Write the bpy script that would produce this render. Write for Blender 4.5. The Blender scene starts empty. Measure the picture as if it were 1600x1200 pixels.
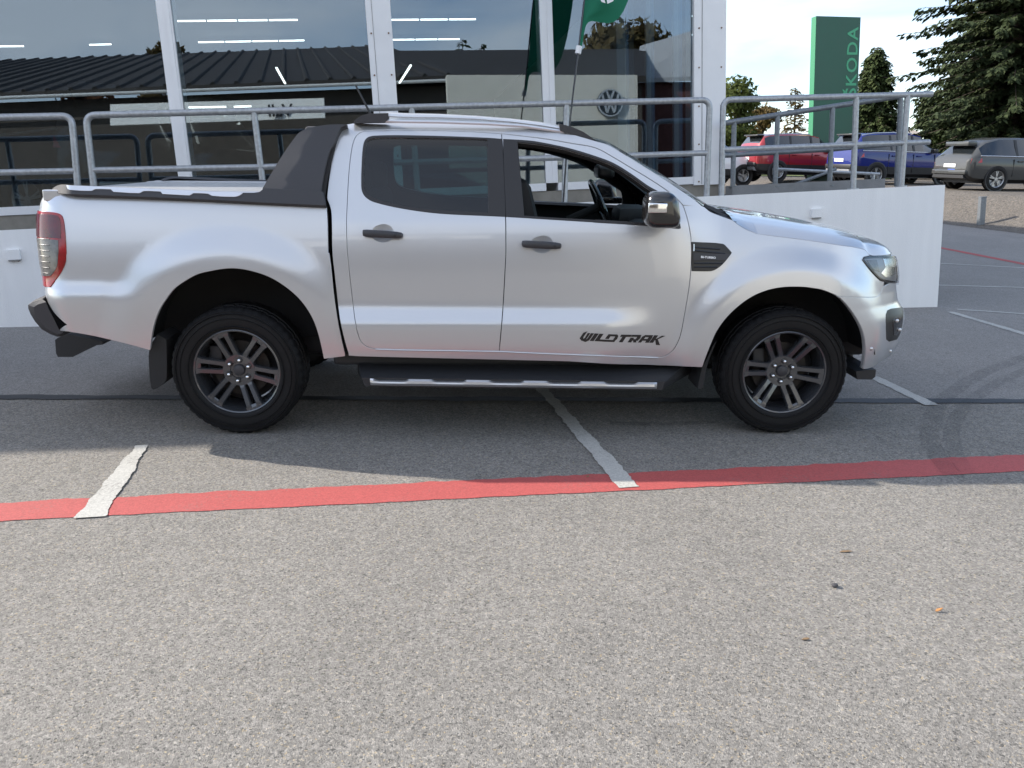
import bpy, bmesh, math, random
import numpy as np
from mathutils import Vector, Matrix
from mathutils.geometry import delaunay_2d_cdt

random.seed(7)
SC = bpy.context.scene
COL = SC.collection
R = math.radians

# ------------------------------------------------------------------ camera
FPX = 1280.0                      # focal length in pixels of the 1600 x 1200 photograph
CAMZ = 1.6
PITCH, ROLL = R(12.3), 0.048
EYE_H = 1.614                     # eye above the sloping car park, measured square to it
CAM = np.array([0.0, 0.0, CAMZ])
_f = np.array([0, math.cos(PITCH), -math.sin(PITCH)])
_r0 = np.array([1.0, 0, 0]); _u0 = np.array([0, math.sin(PITCH), math.cos(PITCH)])
CR = _r0 * math.cos(ROLL) - _u0 * math.sin(ROLL)
CU = _u0 * math.cos(ROLL) + _r0 * math.sin(ROLL)
CF = _f
cd = bpy.data.cameras.new('camera')
cam = bpy.data.objects.new('camera', cd); COL.objects.link(cam)
cd.sensor_width = 36.0; cd.lens = 36.0 * FPX / 1600.0
cd.clip_start = 0.05; cd.clip_end = 2000
m = Matrix.Identity(4)
for i in range(3):
    m[i][0] = CR[i]; m[i][1] = CU[i]; m[i][2] = -CF[i]; m[i][3] = CAM[i]
cam.matrix_world = m
SC.camera = cam

# ------------------------------------------------------------------ light
SUN_DIR = np.array([-1.38, 0.41, 1.0]); SUN_DIR /= np.linalg.norm(SUN_DIR)
SUN_EL = math.asin(SUN_DIR[2]); SUN_AZ = math.atan2(SUN_DIR[0], SUN_DIR[1])
world = bpy.data.worlds.new('World'); SC.world = world
world.use_nodes = True
nt = world.node_tree; nt.nodes.clear()
out = nt.nodes.new('ShaderNodeOutputWorld'); bg = nt.nodes.new('ShaderNodeBackground')
sky = nt.nodes.new('ShaderNodeTexSky'); sky.sky_type = 'NISHITA'; sky.sun_disc = False
sky.sun_elevation = SUN_EL; sky.sun_rotation = SUN_AZ
sky.air_density = 1.0; sky.dust_density = 1.0; sky.ozone_density = 1.5
tc = nt.nodes.new('ShaderNodeTexCoord'); sep = nt.nodes.new('ShaderNodeSeparateXYZ')
nt.links.new(tc.outputs['Generated'], sep.inputs[0])
mz = nt.nodes.new('ShaderNodeMath'); mz.operation = 'MAXIMUM'; mz.inputs[1].default_value = 0.0
nt.links.new(sep.outputs['Z'], mz.inputs[0])
az = nt.nodes.new('ShaderNodeMath'); az.operation = 'ADD'; az.inputs[1].default_value = 0.16
nt.links.new(mz.outputs[0], az.inputs[0])
dv = nt.nodes.new('ShaderNodeVectorMath'); dv.operation = 'DIVIDE'
cmb = nt.nodes.new('ShaderNodeCombineXYZ')
for k in 'XYZ': nt.links.new(az.outputs[0], cmb.inputs[k])
nt.links.new(tc.outputs['Generated'], dv.inputs[0]); nt.links.new(cmb.outputs[0], dv.inputs[1])
cn = nt.nodes.new('ShaderNodeTexNoise'); cn.inputs['Scale'].default_value = 0.75
cn.inputs['Detail'].default_value = 7; cn.inputs['Roughness'].default_value = 0.55
cn.inputs['Distortion'].default_value = 0.5
mpn = nt.nodes.new('ShaderNodeMapping'); mpn.inputs['Location'].default_value = (3.1, 1.7, 0)
mpn.inputs['Scale'].default_value = (1.0, 0.55, 1.0)
nt.links.new(dv.outputs[0], mpn.inputs['Vector']); nt.links.new(mpn.outputs[0], cn.inputs['Vector'])
cr = nt.nodes.new('ShaderNodeValToRGB'); cr.color_ramp.elements[0].position = 0.40; cr.color_ramp.elements[1].position = 0.68
nt.links.new(cn.outputs['Fac'], cr.inputs[0])
mul = nt.nodes.new('ShaderNodeMath'); mul.operation = 'MULTIPLY'; mul.inputs[1].default_value = 0.75
nt.links.new(cr.outputs[0], mul.inputs[0])
mix = nt.nodes.new('ShaderNodeMixRGB'); mix.inputs[2].default_value = (6.4, 6.4, 6.5, 1)
nt.links.new(mul.outputs[0], mix.inputs[0]); nt.links.new(sky.outputs[0], mix.inputs[1])
nt.links.new(mix.outputs[0], bg.inputs[0]); bg.inputs[1].default_value = 0.14
nt.links.new(bg.outputs[0], out.inputs[0])
sl = bpy.data.lights.new('sun', 'SUN'); sl.energy = 3.7; sl.angle = R(0.5); sl.color = (1.0, 0.93, 0.83)
so = bpy.data.objects.new('sun', sl); COL.objects.link(so)
so.rotation_euler = Vector(SUN_DIR).to_track_quat('Z', 'Y').to_euler()
so.location = (-20, 10, 25)
SC.view_settings.view_transform = 'Standard'; SC.view_settings.look = 'None'
SC.view_settings.gamma = 1.0; SC.view_settings.use_curve_mapping = False
SC.view_settings.exposure = 1.15
SC.cycles.max_bounces = 8; SC.cycles.transparent_max_bounces = 24
SC.cycles.caustics_reflective = False; SC.cycles.caustics_refractive = False
try: SC.cycles.use_denoising = True
except Exception: pass

# ------------------------------------------------------------------ geometry of the view
def ray(x, y):
    return (x - 800.0) / FPX * CR + (600.0 - y) / FPX * CU + CF
_a, _b = ray(0, 232.0), ray(1600, 248.0)        # where the car park's plane vanishes
GN = np.cross(_a, _b); GN /= np.linalg.norm(GN); GN *= np.sign(GN[2])

def on_ground(x, y, rise=0.0):
    d = ray(x, y); t = -(EYE_H - rise * GN[2]) / (GN @ d)
    return CAM + d * t
def plane_z(x, y):
    return CAMZ + (-EYE_H - GN[0] * x - GN[1] * y) / GN[2]
def on_plane(px, p0, nrm):
    d = ray(*px); t = ((np.asarray(p0) - CAM) @ nrm) / (d @ nrm)
    return CAM + d * t

# ------------------------------------------------------------------ object helpers
def tag(o, label=None, cat=None, group=None, kind=None):
    if label: o['label'] = label
    if cat: o['category'] = cat
    if group: o['group'] = group
    if kind: o['kind'] = kind
    return o
def empty(name, mat4=None, loc=None, rz=0.0, parent=None):
    o = bpy.data.objects.new(name, None); COL.objects.link(o)
    o.empty_display_size = 0.2
    if parent: o.parent = parent
    if mat4 is not None: o.matrix_local = mat4
    elif loc is not None:
        o.location = loc; o.rotation_euler = (0, 0, rz)
    return o
def mk(name, verts, faces, mat, parent=None, smooth=False, normals=None):
    me = bpy.data.meshes.new(name)
    me.from_pydata([tuple(map(float, v)) for v in verts], [], [tuple(map(int, f)) for f in faces])
    if mat: me.materials.append(mat)
    me.update()
    if smooth:
        me.polygons.foreach_set('use_smooth', [True] * len(me.polygons))
    if normals is not None:
        me.normals_split_custom_set_from_vertices([tuple(map(float, v)) for v in normals])
    o = bpy.data.objects.new(name, me); COL.objects.link(o)
    if parent: o.parent = parent
    return o
def children_of(o): return [c for c in bpy.data.objects if c.parent == o]
def copy_tree(o, parent=None):
    c = o.copy(); COL.objects.link(c)
    if parent: c.parent = parent
    for ch in children_of(o): copy_tree(ch, c)
    return c

class MB:
    def __init__(s): s.v = []; s.f = []
    def add(s, v, f):
        n = len(s.v); s.v += [tuple(map(float, q)) for q in v]; s.f += [tuple(int(i) + n for i in q) for q in f]; return s
    def box(s, lo, hi, bev=0.0, M=None):
        lo = np.array(lo, float); hi = np.array(hi, float)
        if bev > 0:
            bm = bmesh.new(); bmesh.ops.create_cube(bm, size=1.0)
            for v in bm.verts:
                v.co = Vector(((lo + hi) / 2 + np.array(v.co) * (hi - lo)).tolist())
            bmesh.ops.bevel(bm, geom=list(bm.edges), offset=bev, segments=2, affect='EDGES', profile=0.5)
            bm.verts.index_update()
            vs = [tuple(v.co) for v in bm.verts]; fs = [[v.index for v in f.verts] for f in bm.faces]; bm.free()
        else:
            vs = [(x, y, z) for x in (lo[0], hi[0]) for y in (lo[1], hi[1]) for z in (lo[2], hi[2])]
            fs = [(0, 1, 3, 2), (4, 6, 7, 5), (0, 4, 5, 1), (2, 3, 7, 6), (0, 2, 6, 4), (1, 5, 7, 3)]
        if M is not None: vs = [tuple(M @ Vector(v)) for v in vs]
        return s.add(vs, fs)
    def hexa(s, p):          # 8 corners: bottom ring 0-3, top ring 4-7
        return s.add(p, [(0, 3, 2, 1), (4, 5, 6, 7), (0, 1, 5, 4), (1, 2, 6, 5), (2, 3, 7, 6), (3, 0, 4, 7)])
    def tube(s, pts, r, seg=10, caps=True, up=None):
        pts = [Vector(tuple(map(float, p))) for p in pts]; n = len(pts)
        rr = r if hasattr(r, '__len__') else [r] * n
        tans = []
        for i in range(n):
            a = pts[max(i - 1, 0)]; b = pts[min(i + 1, n - 1)]; tans.append((b - a).normalized())
        ref = Vector(up) if up else (Vector((0, 0, 1)) if abs(tans[0].z) < .9 else Vector((1, 0, 0)))
        u = tans[0].cross(ref).normalized()
        vs = []
        for i in range(n):
            u = (u - tans[i] * u.dot(tans[i])).normalized(); w = tans[i].cross(u)
            for k in range(seg):
                a = 2 * math.pi * k / seg
                vs.append(pts[i] + (u * math.cos(a) + w * math.sin(a)) * rr[i])
        fs = [(i * seg + k, i * seg + (k + 1) % seg, (i + 1) * seg + (k + 1) % seg, (i + 1) * seg + k) for i in range(n - 1) for k in range(seg)]
        if caps: fs += [tuple(reversed(range(seg))), tuple(range((n - 1) * seg, n * seg))]
        return s.add(vs, fs)
    def lathe(s, prof, seg=48, M=None, mod=None):     # profile of (radius, axial y); axis = y
        vs = []
        for k in range(seg):
            a = 2 * math.pi * k / seg
            for j, (r, y) in enumerate(prof):
                q = r if mod is None else mod(r, j, k)
                vs.append((q * math.cos(a), y, q * math.sin(a)))
        n = len(prof)
        fs = [(k * n + j, k * n + j + 1, ((k + 1) % seg) * n + j + 1, ((k + 1) % seg) * n + j) for k in range(seg) for j in range(n - 1)]
        if M is not None: vs = [tuple(M @ Vector(v)) for v in vs]
        return s.add(vs, fs)
    def prism(s, poly, f0, f1):      # polygon of 2D points, two maps to 3D
        n = len(poly)
        vs = [f0(*p) for p in poly] + [f1(*p) for p in poly]
        fs = [tuple(range(n)), tuple(reversed(range(n, 2 * n)))] + [(i, i + n, (i + 1) % n + n, (i + 1) % n) for i in range(n)]
        return s.add(vs, fs)
    def grid(s, P):              # rows of points
        a, b = len(P), len(P[0])
        vs = [q for row in P for q in row]
        return s.add(vs, [(i * b + j, i * b + j + 1, (i + 1) * b + j + 1, (i + 1) * b + j) for i in range(a - 1) for j in range(b - 1)])
    def build(s, name, mat, parent=None, smooth=False, fix=True, angle=35):
        o = mk(name, s.v, s.f, mat, parent)
        if fix or smooth:
            bm = bmesh.new(); bm.from_mesh(o.data)
            if fix: bmesh.ops.recalc_face_normals(bm, faces=bm.faces)
            if smooth:
                for f in bm.faces: f.smooth = True
                for e in bm.edges:
                    if len(e.link_faces) == 2 and e.calc_face_angle(0) > R(angle): e.smooth = False
            bm.to_mesh(o.data); bm.free()
        return o

def fillet(pts, rad, n=6):
    pts = [Vector(tuple(map(float, p))) for p in pts]; out_ = [pts[0]]
    for i in range(1, len(pts) - 1):
        a = (pts[i - 1] - pts[i]).normalized(); b = (pts[i + 1] - pts[i]).normalized()
        p, q = pts[i] + a * rad, pts[i] + b * rad
        for k in range(n + 1):
            t = k / n
            out_.append(p * (1 - t) ** 2 + pts[i] * 2 * t * (1 - t) + q * t * t)
    out_.append(pts[-1]); return out_

# ------------------------------------------------------------------ materials
def nodes(name):
    mt = bpy.data.materials.new(name); mt.use_nodes = True
    t = mt.node_tree; return mt, t, t.nodes['Principled BSDF']
def N(t, kind, **kw):
    n = t.nodes.new(kind)
    for k, v in kw.items():
        if k in n.inputs: n.inputs[k].default_value = v
        else: setattr(n, k, v)
    return n
def mat(name, col, rough=0.5, metal=0.0, coat=0.0, var=0.0, vscale=8.0, bump=0.0, bscale=60.0, spec=0.5, vcol=None, emit=0.0, sheen=0.0):
    mt, t, b = nodes(name)
    b.inputs['Base Color'].default_value = (*col, 1); b.inputs['Roughness'].default_value = rough
    b.inputs['Metallic'].default_value = metal; b.inputs['Coat Weight'].default_value = coat
    b.inputs['Coat Roughness'].default_value = 0.03; b.inputs['Specular IOR Level'].default_value = spec
    tcx = N(t, 'ShaderNodeTexCoord')
    if var > 0:
        ns = N(t, 'ShaderNodeTexNoise', Scale=vscale, Detail=6.0, Roughness=0.6)
        t.links.new(tcx.outputs['Object'], ns.inputs['Vector'])
        rp = N(t, 'ShaderNodeValToRGB')
        c2 = vcol if vcol else tuple(c * (1 - var) for c in col)
        rp.color_ramp.elements[0].position = .3; rp.color_ramp.elements[1].position = .7
        rp.color_ramp.elements[0].color = (*c2, 1); rp.color_ramp.elements[1].color = (*col, 1)
        t.links.new(ns.outputs['Fac'], rp.inputs[0]); t.links.new(rp.outputs[0], b.inputs['Base Color'])
        mr = N(t, 'ShaderNodeMapRange'); mr.inputs['To Min'].default_value = max(0, rough - .08); mr.inputs['To Max'].default_value = min(1, rough + .08)
        t.links.new(ns.outputs['Fac'], mr.inputs['Value']); t.links.new(mr.outputs[0], b.inputs['Roughness'])
    if bump > 0:
        n2 = N(t, 'ShaderNodeTexNoise', Scale=bscale, Detail=4.0)
        t.links.new(tcx.outputs['Object'], n2.inputs['Vector'])
        bp = N(t, 'ShaderNodeBump', Strength=bump, Distance=0.01)
        t.links.new(n2.outputs['Fac'], bp.inputs['Height']); t.links.new(bp.outputs[0], b.inputs['Normal'])
    if emit > 0:
        b.inputs['Emission Color'].default_value = (*col, 1); b.inputs['Emission Strength'].default_value = emit
    return mt
def glass(name, tint, refl0=0.04, refl1=1.0, rough=0.0, gcol=(1, 1, 1)):
    mt = bpy.data.materials.new(name); mt.use_nodes = True
    t = mt.node_tree; t.nodes.clear()
    o = N(t, 'ShaderNodeOutputMaterial'); tr = N(t, 'ShaderNodeBsdfTransparent', Color=(*tint, 1)); gl = N(t, 'ShaderNodeBsdfGlossy', Roughness=rough, Color=(*gcol, 1))
    fr = N(t, 'ShaderNodeLayerWeight', Blend=0.12)
    mr = N(t, 'ShaderNodeMapRange'); mr.inputs['To Min'].default_value = refl0; mr.inputs['To Max'].default_value = refl1
    mx = N(t, 'ShaderNodeMixShader')
    t.links.new(fr.outputs['Fresnel'], mr.inputs['Value'])
    t.links.new(mr.outputs[0], mx.inputs[0]); t.links.new(tr.outputs[0], mx.inputs[1]); t.links.new(gl.outputs[0], mx.inputs[2])
    t.links.new(mx.outputs[0], o.inputs[0])
    return mt

def asphalt(name, base, dark, tan, cell, contrast, bump):
    mt, t, b = nodes(name)
    tcx = N(t, 'ShaderNodeTexCoord')
    vo = N(t, 'ShaderNodeTexVoronoi', Scale=cell); vo2 = N(t, 'ShaderNodeTexVoronoi', Scale=cell * .47)
    n1 = N(t, 'ShaderNodeTexNoise', Scale=0.9, Detail=5.0, Roughness=.6); n2 = N(t, 'ShaderNodeTexNoise', Scale=cell * 1.3, Detail=3.0)
    n3 = N(t, 'ShaderNodeTexNoise', Scale=9.0, Detail=5.0, Roughness=.65)
    for n_ in (vo, vo2, n1, n2, n3): t.links.new(tcx.outputs['Object'], n_.inputs['Vector'])
    sp = N(t, 'ShaderNodeSeparateColor'); t.links.new(vo.outputs['Color'], sp.inputs[0])
    rp = N(t, 'ShaderNodeValToRGB'); el = rp.color_ramp.elements
    el[0].position = 0.0; el[0].color = (*dark, 1); el[1].position = 1.0; el[1].color = tuple(min(1, c * (1 + contrast)) for c in base) + (1,)
    e = el.new(.12); e.color = tuple(c * .80 for c in base) + (1,)
    e = el.new(.55); e.color = (*base, 1)
    e = el.new(.93); e.color = tuple(c * (1 + contrast * .5) for c in base) + (1,)
    e = el.new(.955); e.color = (*tan, 1)
    t.links.new(sp.outputs[0], rp.inputs[0])
    sp2 = N(t, 'ShaderNodeSeparateColor'); t.links.new(vo2.outputs['Color'], sp2.inputs[0])
    r2 = N(t, 'ShaderNodeMapRange'); r2.inputs['To Min'].default_value = .80; r2.inputs['To Max'].default_value = 1.15
    t.links.new(sp2.outputs[1], r2.inputs['Value'])
    r1 = N(t, 'ShaderNodeMapRange'); r1.inputs['From Min'].default_value = .3; r1.inputs['From Max'].default_value = .7
    r1.inputs['To Min'].default_value = .92; r1.inputs['To Max'].default_value = 1.06
    t.links.new(n1.outputs['Fac'], r1.inputs['Value'])
    r3 = N(t, 'ShaderNodeMapRange'); r3.inputs['From Min'].default_value = .3; r3.inputs['From Max'].default_value = .7
    r3.inputs['To Min'].default_value = .94; r3.inputs['To Max'].default_value = 1.05
    t.links.new(n3.outputs['Fac'], r3.inputs['Value'])
    m1 = N(t, 'ShaderNodeMath', operation='MULTIPLY'); m2 = N(t, 'ShaderNodeMath', operation='MULTIPLY')
    t.links.new(r1.outputs[0], m1.inputs[0]); t.links.new(r2.outputs[0], m1.inputs[1])
    t.links.new(m1.outputs[0], m2.inputs[0]); t.links.new(r3.outputs[0], m2.inputs[1])
    vm = N(t, 'ShaderNodeVectorMath', operation='SCALE')
    t.links.new(rp.outputs[0], vm.inputs[0]); t.links.new(m2.outputs[0], vm.inputs['Scale'])
    t.links.new(vm.outputs[0], b.inputs['Base Color'])
    b.inputs['Roughness'].default_value = .85; b.inputs['Specular IOR Level'].default_value = .3
    ad = N(t, 'ShaderNodeMath', operation='ADD'); t.links.new(sp.outputs[1], ad.inputs[0]); t.links.new(n2.outputs['Fac'], ad.inputs[1])
    bp = N(t, 'ShaderNodeBump', Strength=bump, Distance=0.006)
    t.links.new(ad.outputs[0], bp.inputs['Height']); t.links.new(bp.outputs[0], b.inputs['Normal'])
    return mt

def paint_on_asphalt(name, col, under, lo=.40, hi=.50, wear=.5):
    mt, t, b = nodes(name)
    tcx = N(t, 'ShaderNodeTexCoord')
    n1 = N(t, 'ShaderNodeTexNoise', Scale=70.0, Detail=6.0, Roughness=.7); n2 = N(t, 'ShaderNodeTexNoise', Scale=3.0, Detail=4.0)
    vo = N(t, 'ShaderNodeTexVoronoi', Scale=150.0)
    for n_ in (n1, n2, vo): t.links.new(tcx.outputs['Object'], n_.inputs['Vector'])
    a = N(t, 'ShaderNodeMath', operation='MULTIPLY_ADD'); a.inputs[1].default_value = wear; t.links.new(n2.outputs['Fac'], a.inputs[0]); t.links.new(n1.outputs['Fac'], a.inputs[2])
    rp = N(t, 'ShaderNodeValToRGB'); rp.color_ramp.elements[0].position = lo; rp.color_ramp.elements[1].position = hi
    rp.color_ramp.elements[0].color = (*under, 1); rp.color_ramp.elements[1].color = (*col, 1)
    t.links.new(a.outputs[0], rp.inputs[0])
    sp = N(t, 'ShaderNodeSeparateColor'); t.links.new(vo.outputs['Color'], sp.inputs[0])
    mr = N(t, 'ShaderNodeMapRange'); mr.inputs['To Min'].default_value = .82; mr.inputs['To Max'].default_value = 1.12
    t.links.new(sp.outputs[0], mr.inputs['Value'])
    vm = N(t, 'ShaderNodeVectorMath', operation='SCALE'); t.links.new(rp.outputs[0], vm.inputs[0]); t.links.new(mr.outputs[0], vm.inputs['Scale'])
    t.links.new(vm.outputs[0], b.inputs['Base Color']); b.inputs['Roughness'].default_value = .7
    bp = N(t, 'ShaderNodeBump', Strength=.5, Distance=0.004); t.links.new(sp.outputs[0], bp.inputs['Height']); t.links.new(bp.outputs[0], b.inputs['Normal'])
    return mt

M = {}
M['asphalt'] = asphalt('coarse_asphalt', (.242, .228, .207), (.10, .096, .09), (.34, .28, .19), 165.0, .50, .85)
M['asphalt_fine'] = asphalt('fine_asphalt', (.265, .252, .238), (.15, .145, .14), (.22, .19, .16), 210.0, .35, .5)
M['gravel'] = asphalt('gravel', (.125, .112, .098), (.03, .028, .026), (.20, .16, .11), 48.0, .8, 1.0)
M['grass'] = mat('grass', (.16, .19, .05), .9, var=.5, vscale=3.0, bump=1.0, bscale=30)
M['tar'] = mat('tar', (.035, .035, .037), .55, var=.4, vscale=14, bump=.3, bscale=90)
M['red'] = paint_on_asphalt('red_paint', (.40, .078, .072), (.22, .125, .11), .50, .66)
M['white_line'] = paint_on_asphalt('white_paint', (.45, .44, .405), (.26, .25, .23), .52, .70)
M['white_wall'] = mat('white_render', (.86, .86, .855), .8, var=.07, vscale=1.0, bump=.3, bscale=120)
_t = M['white_wall'].node_tree; _mp = N(_t, 'ShaderNodeMapping'); _mp.inputs['Scale'].default_value = (7, 7, .5)
_ns = [n for n in _t.nodes if n.type == 'TEX_NOISE' and abs(n.inputs['Scale'].default_value - 1) < 1e-6][0]
_t.links.new([n for n in _t.nodes if n.type == 'TEX_COORD'][0].outputs['Object'], _mp.inputs['Vector']); _t.links.new(_mp.outputs[0], _ns.inputs['Vector'])
M['white_frame'] = mat('white_frame', (.82, .82, .83), .35, var=.07, vscale=3.0)
M['concrete'] = mat('concrete', (.30, .275, .235), .85, var=.3, vscale=6, bump=.3, bscale=80)
M['concrete_grey'] = mat('grey_concrete', (.27, .27, .27), .85, var=.25, vscale=5, bump=.3, bscale=80)
M['galv'] = mat('galvanised_steel', (.46, .475, .49), .45, metal=.55, var=.35, vscale=30)
M['galv_dark'] = mat('weathered_steel', (.24, .26, .28), .5, metal=.6, var=.35, vscale=30)
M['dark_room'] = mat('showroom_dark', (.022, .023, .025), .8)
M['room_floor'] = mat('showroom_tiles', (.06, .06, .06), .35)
M['pane'] = glass('window_glass', (.60, .67, .70), .14, 1.0, gcol=(.78, .89, 1.0))
M['lamp'] = mat('lit_lamp', (1.0, .96, .88), .5, emit=3.0)
M['rust'] = mat('rusty_screw', (.16, .08, .04), .7)
M['silver'] = mat('silver_paint', (.565, .58, .603), .31, metal=.60, coat=1.0)
M['black_plastic'] = mat('black_plastic', (.022, .023, .026), .55, bump=.15, bscale=500)
M['grey_plastic'] = mat('charcoal_plastic', (.036, .036, .041), .5, bump=.15, bscale=400)
M['trim'] = mat('trim_black', (.016, .015, .016), .35)
M['lining'] = mat('cabin_lining', (.012, .012, .013), .8)
M['rubber'] = mat('rubber', (.016, .016, .017), .75, bump=.2, bscale=200)
M['tyre'] = mat('tyre_rubber', (.010, .010, .011), .62, var=.25, vscale=20, bump=.2, bscale=150, spec=.25)
M['rim'] = mat('graphite_rim', (.075, .08, .09), .27, metal=.6, coat=.8)
M['chrome'] = mat('chrome', (.78, .79, .80), .12, metal=1.0)
M['satin'] = mat('satin_aluminium', (.62, .63, .65), .35, metal=.9)
M['rail_silver'] = mat('rail_silver', (.66, .68, .72), .35, metal=.5, coat=.4)
M['disc'] = mat('brake_iron', (.07, .065, .062), .6, metal=.6, var=.5, vscale=30)
M['gloss_black'] = mat('gloss_black', (.012, .012, .013), .15, coat=.6)
M['vent_black'] = mat('vent_black', (.016, .016, .017), .38)
M['red_lens'] = mat('red_lens', (.42, .008, .012), .15, coat=.6, var=.6, vscale=18)
M['dark_red_lens'] = mat('dark_red_lens', (.12, .003, .006), .12, coat=.6, var=.5, vscale=14)
M['smoke_lens'] = mat('smoky_lens', (.19, .18, .17), .2, coat=.5, var=.55, vscale=25)
M['head_lens'] = glass('headlight_glass', (.90, .91, .93), .035, .8)
M['head_bowl'] = mat('headlight_bowl', (.27, .27, .28), .3, metal=.5)
M['privacy'] = glass('privacy_glass', (.19, .31, .31), .045, 1.0)
M['car_glass'] = glass('windscreen_glass', (.62, .72, .70), .07, 1.0)
M['tonneau'] = mat('roller_cover', (.52, .53, .54), .4, metal=.6)
M['decal'] = mat('decal_black', (.02, .018, .018), .4)
M['white_text'] = mat('white_text', (.8, .8, .8), .4)
M['leaf_orange'] = mat('orange_leaf', (.42, .20, .07), .8)
M['leaf_brown'] = mat('brown_leaf', (.20, .13, .07), .8)
M['stone'] = mat('pebble', (.05, .05, .055), .8)
# ------------------------------------------------------------------ ground
def clampz(x, y):
    return plane_z(np.clip(x, -60, 60), np.clip(y, -32, 48))
E1, E2 = on_ground(1472, 350), on_ground(1600, 366)
_ed = (E1 - E2)[:2]; _ed /= np.linalg.norm(_ed)          # along the asphalt edge, away from the camera
_en = np.array([_ed[1], -_ed[0]])                         # to the gravel side
RISE = 0.68
def gravel_z(x, y):
    d = (np.array([x, y]) - E1[:2]) @ _en
    t = min(max(d / 2.6, 0), 1); return clampz(x, y) + RISE * t * t * (3 - 2 * t)
gx = [-400, -150, -60, -30, -10, 0, 10, 30, 60, 150, 400]; gy = [-400, -120, -32, -15, 0, 15, 30, 48, 80, 150, 400]
tag(MB().grid([[(x, y, clampz(x, y)) for x in gx] for y in gy]).build('ground', M['asphalt'], fix=False), kind='structure')

def sheet(name, pts2, matr, lift, kind='structure', zf=None, parent=None):
    vs = [(p[0], p[1], (zf(p[0], p[1]) if zf else plane_z(p[0], p[1])) + lift) for p in pts2]
    o = mk(name, vs, [tuple(range(len(vs)))], matr, parent)
    if o.data.polygons[0].normal.z < 0: o.data.flip_normals()
    return tag(o, kind=kind)
def ragged(p, q, w0, w1, amp0, amp1, step=.02, seed=1, wob=0.0):
    """band between two ground points with its own uneven edges"""
    rnd = random.Random(seed); p = np.array(p[:2]); q = np.array(q[:2]); L = np.linalg.norm(q - p); d = (q - p) / L; nn = np.array([-d[1], d[0]])
    k = int(L / step) + 1; a = []; b = []; ja = jb = jw = 0.0
    for i in range(k + 1):
        t = i / k; ja = .82 * ja + rnd.uniform(-1, 1) * amp0; jb = .82 * jb + rnd.uniform(-1, 1) * amp1; jw = .97 * jw + rnd.uniform(-1, 1) * wob
        w = w0 + (w1 - w0) * t
        a.append(p + d * L * t + nn * (w / 2 + ja + jw)); b.append(p + d * L * t - nn * (w / 2 + jb - jw))
    return a, b
def band(name, matr, lift, *a, **k):
    u, v = ragged(*a, **k)
    vs = []; fs = []
    for i in range(len(u)):
        for r_ in (u[i], v[i]): vs.append((r_[0], r_[1], plane_z(*r_) + lift))
    fs = [(2 * i, 2 * i + 1, 2 * i + 3, 2 * i + 2) for i in range(len(u) - 1)]
    o = mk(name, vs, fs, matr)
    if o.data.polygons[0].normal.z < 0: o.data.flip_normals()
    return tag(o, kind='structure')
def ext(p, q, a, b):
    p = np.array(p); q = np.array(q); d = (q - p) / np.linalg.norm(q - p); return p - d * a, q + d * b

# finer asphalt beyond the tar joint, between it and the gravel
J0, J1 = on_ground(0, 621), on_ground(1600, 628)
j0, j1 = ext(J0, J1, 12, 7.5)
far0 = j0 + np.array([-1.5, 12, 0]); far1 = E1 + np.array([_ed[0], _ed[1], 0]) * 3 + np.array([_en[0], _en[1], 0]) * .3; e2 = E2 - np.array([_ed[0], _ed[1], 0]) * 9 + np.array([_en[0], _en[1], 0]) * .3
sheet('back_asphalt', [j0[:2], j1[:2], e2[:2], far1[:2], far0[:2]], M['asphalt_fine'], .003)
band('tar_joint', M['tar'], .006, j0, j1, .085, .10, .006, .006, step=.03, seed=3)
# red line in front of the truck: thinner in places, ragged back edge
r0, r1 = ext(on_ground(0, 800), on_ground(1600, 723), 3, 3)
band('red_line', M['red'], .003, r0, r1, .205, .245, .006, .0025, step=.016, seed=11, wob=.0009)
def px_line(name, a, b, w0, w1, seed, am=.006, lift=.0065, matr='white_line'):
    return band(name, M[matr], lift, on_ground(*a), on_ground(*b), w0, w1, am, am, step=.012, seed=seed)
px_line('bay_line', (222, 697), (140, 810), .07, .125, 21, .005)
px_line('bay_line', (842, 603), (983, 763), .07, .12, 22, .0055)
px_line('bay_line', (1340, 578), (1456, 634), .075, .095, 23, .004)
px_line('bay_line', (1470, 412), (1640, 421), .07, .07, 24, .003)
px_line('bay_line', (1466, 446), (1640, 451), .07, .07, 25, .003)
px_line('bay_line', (1496, 484), (1660, 495), .06, .05, 27, .004)
px_line('bay_line', (1484, 488), (1640, 534), .08, .10, 26, .004)
band('far_red_line', M['red'], .006, *ext(on_ground(1472, 388), on_ground(1600, 413), 6, 3), .15, .16, .004, .004, step=.05, seed=31)
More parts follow.
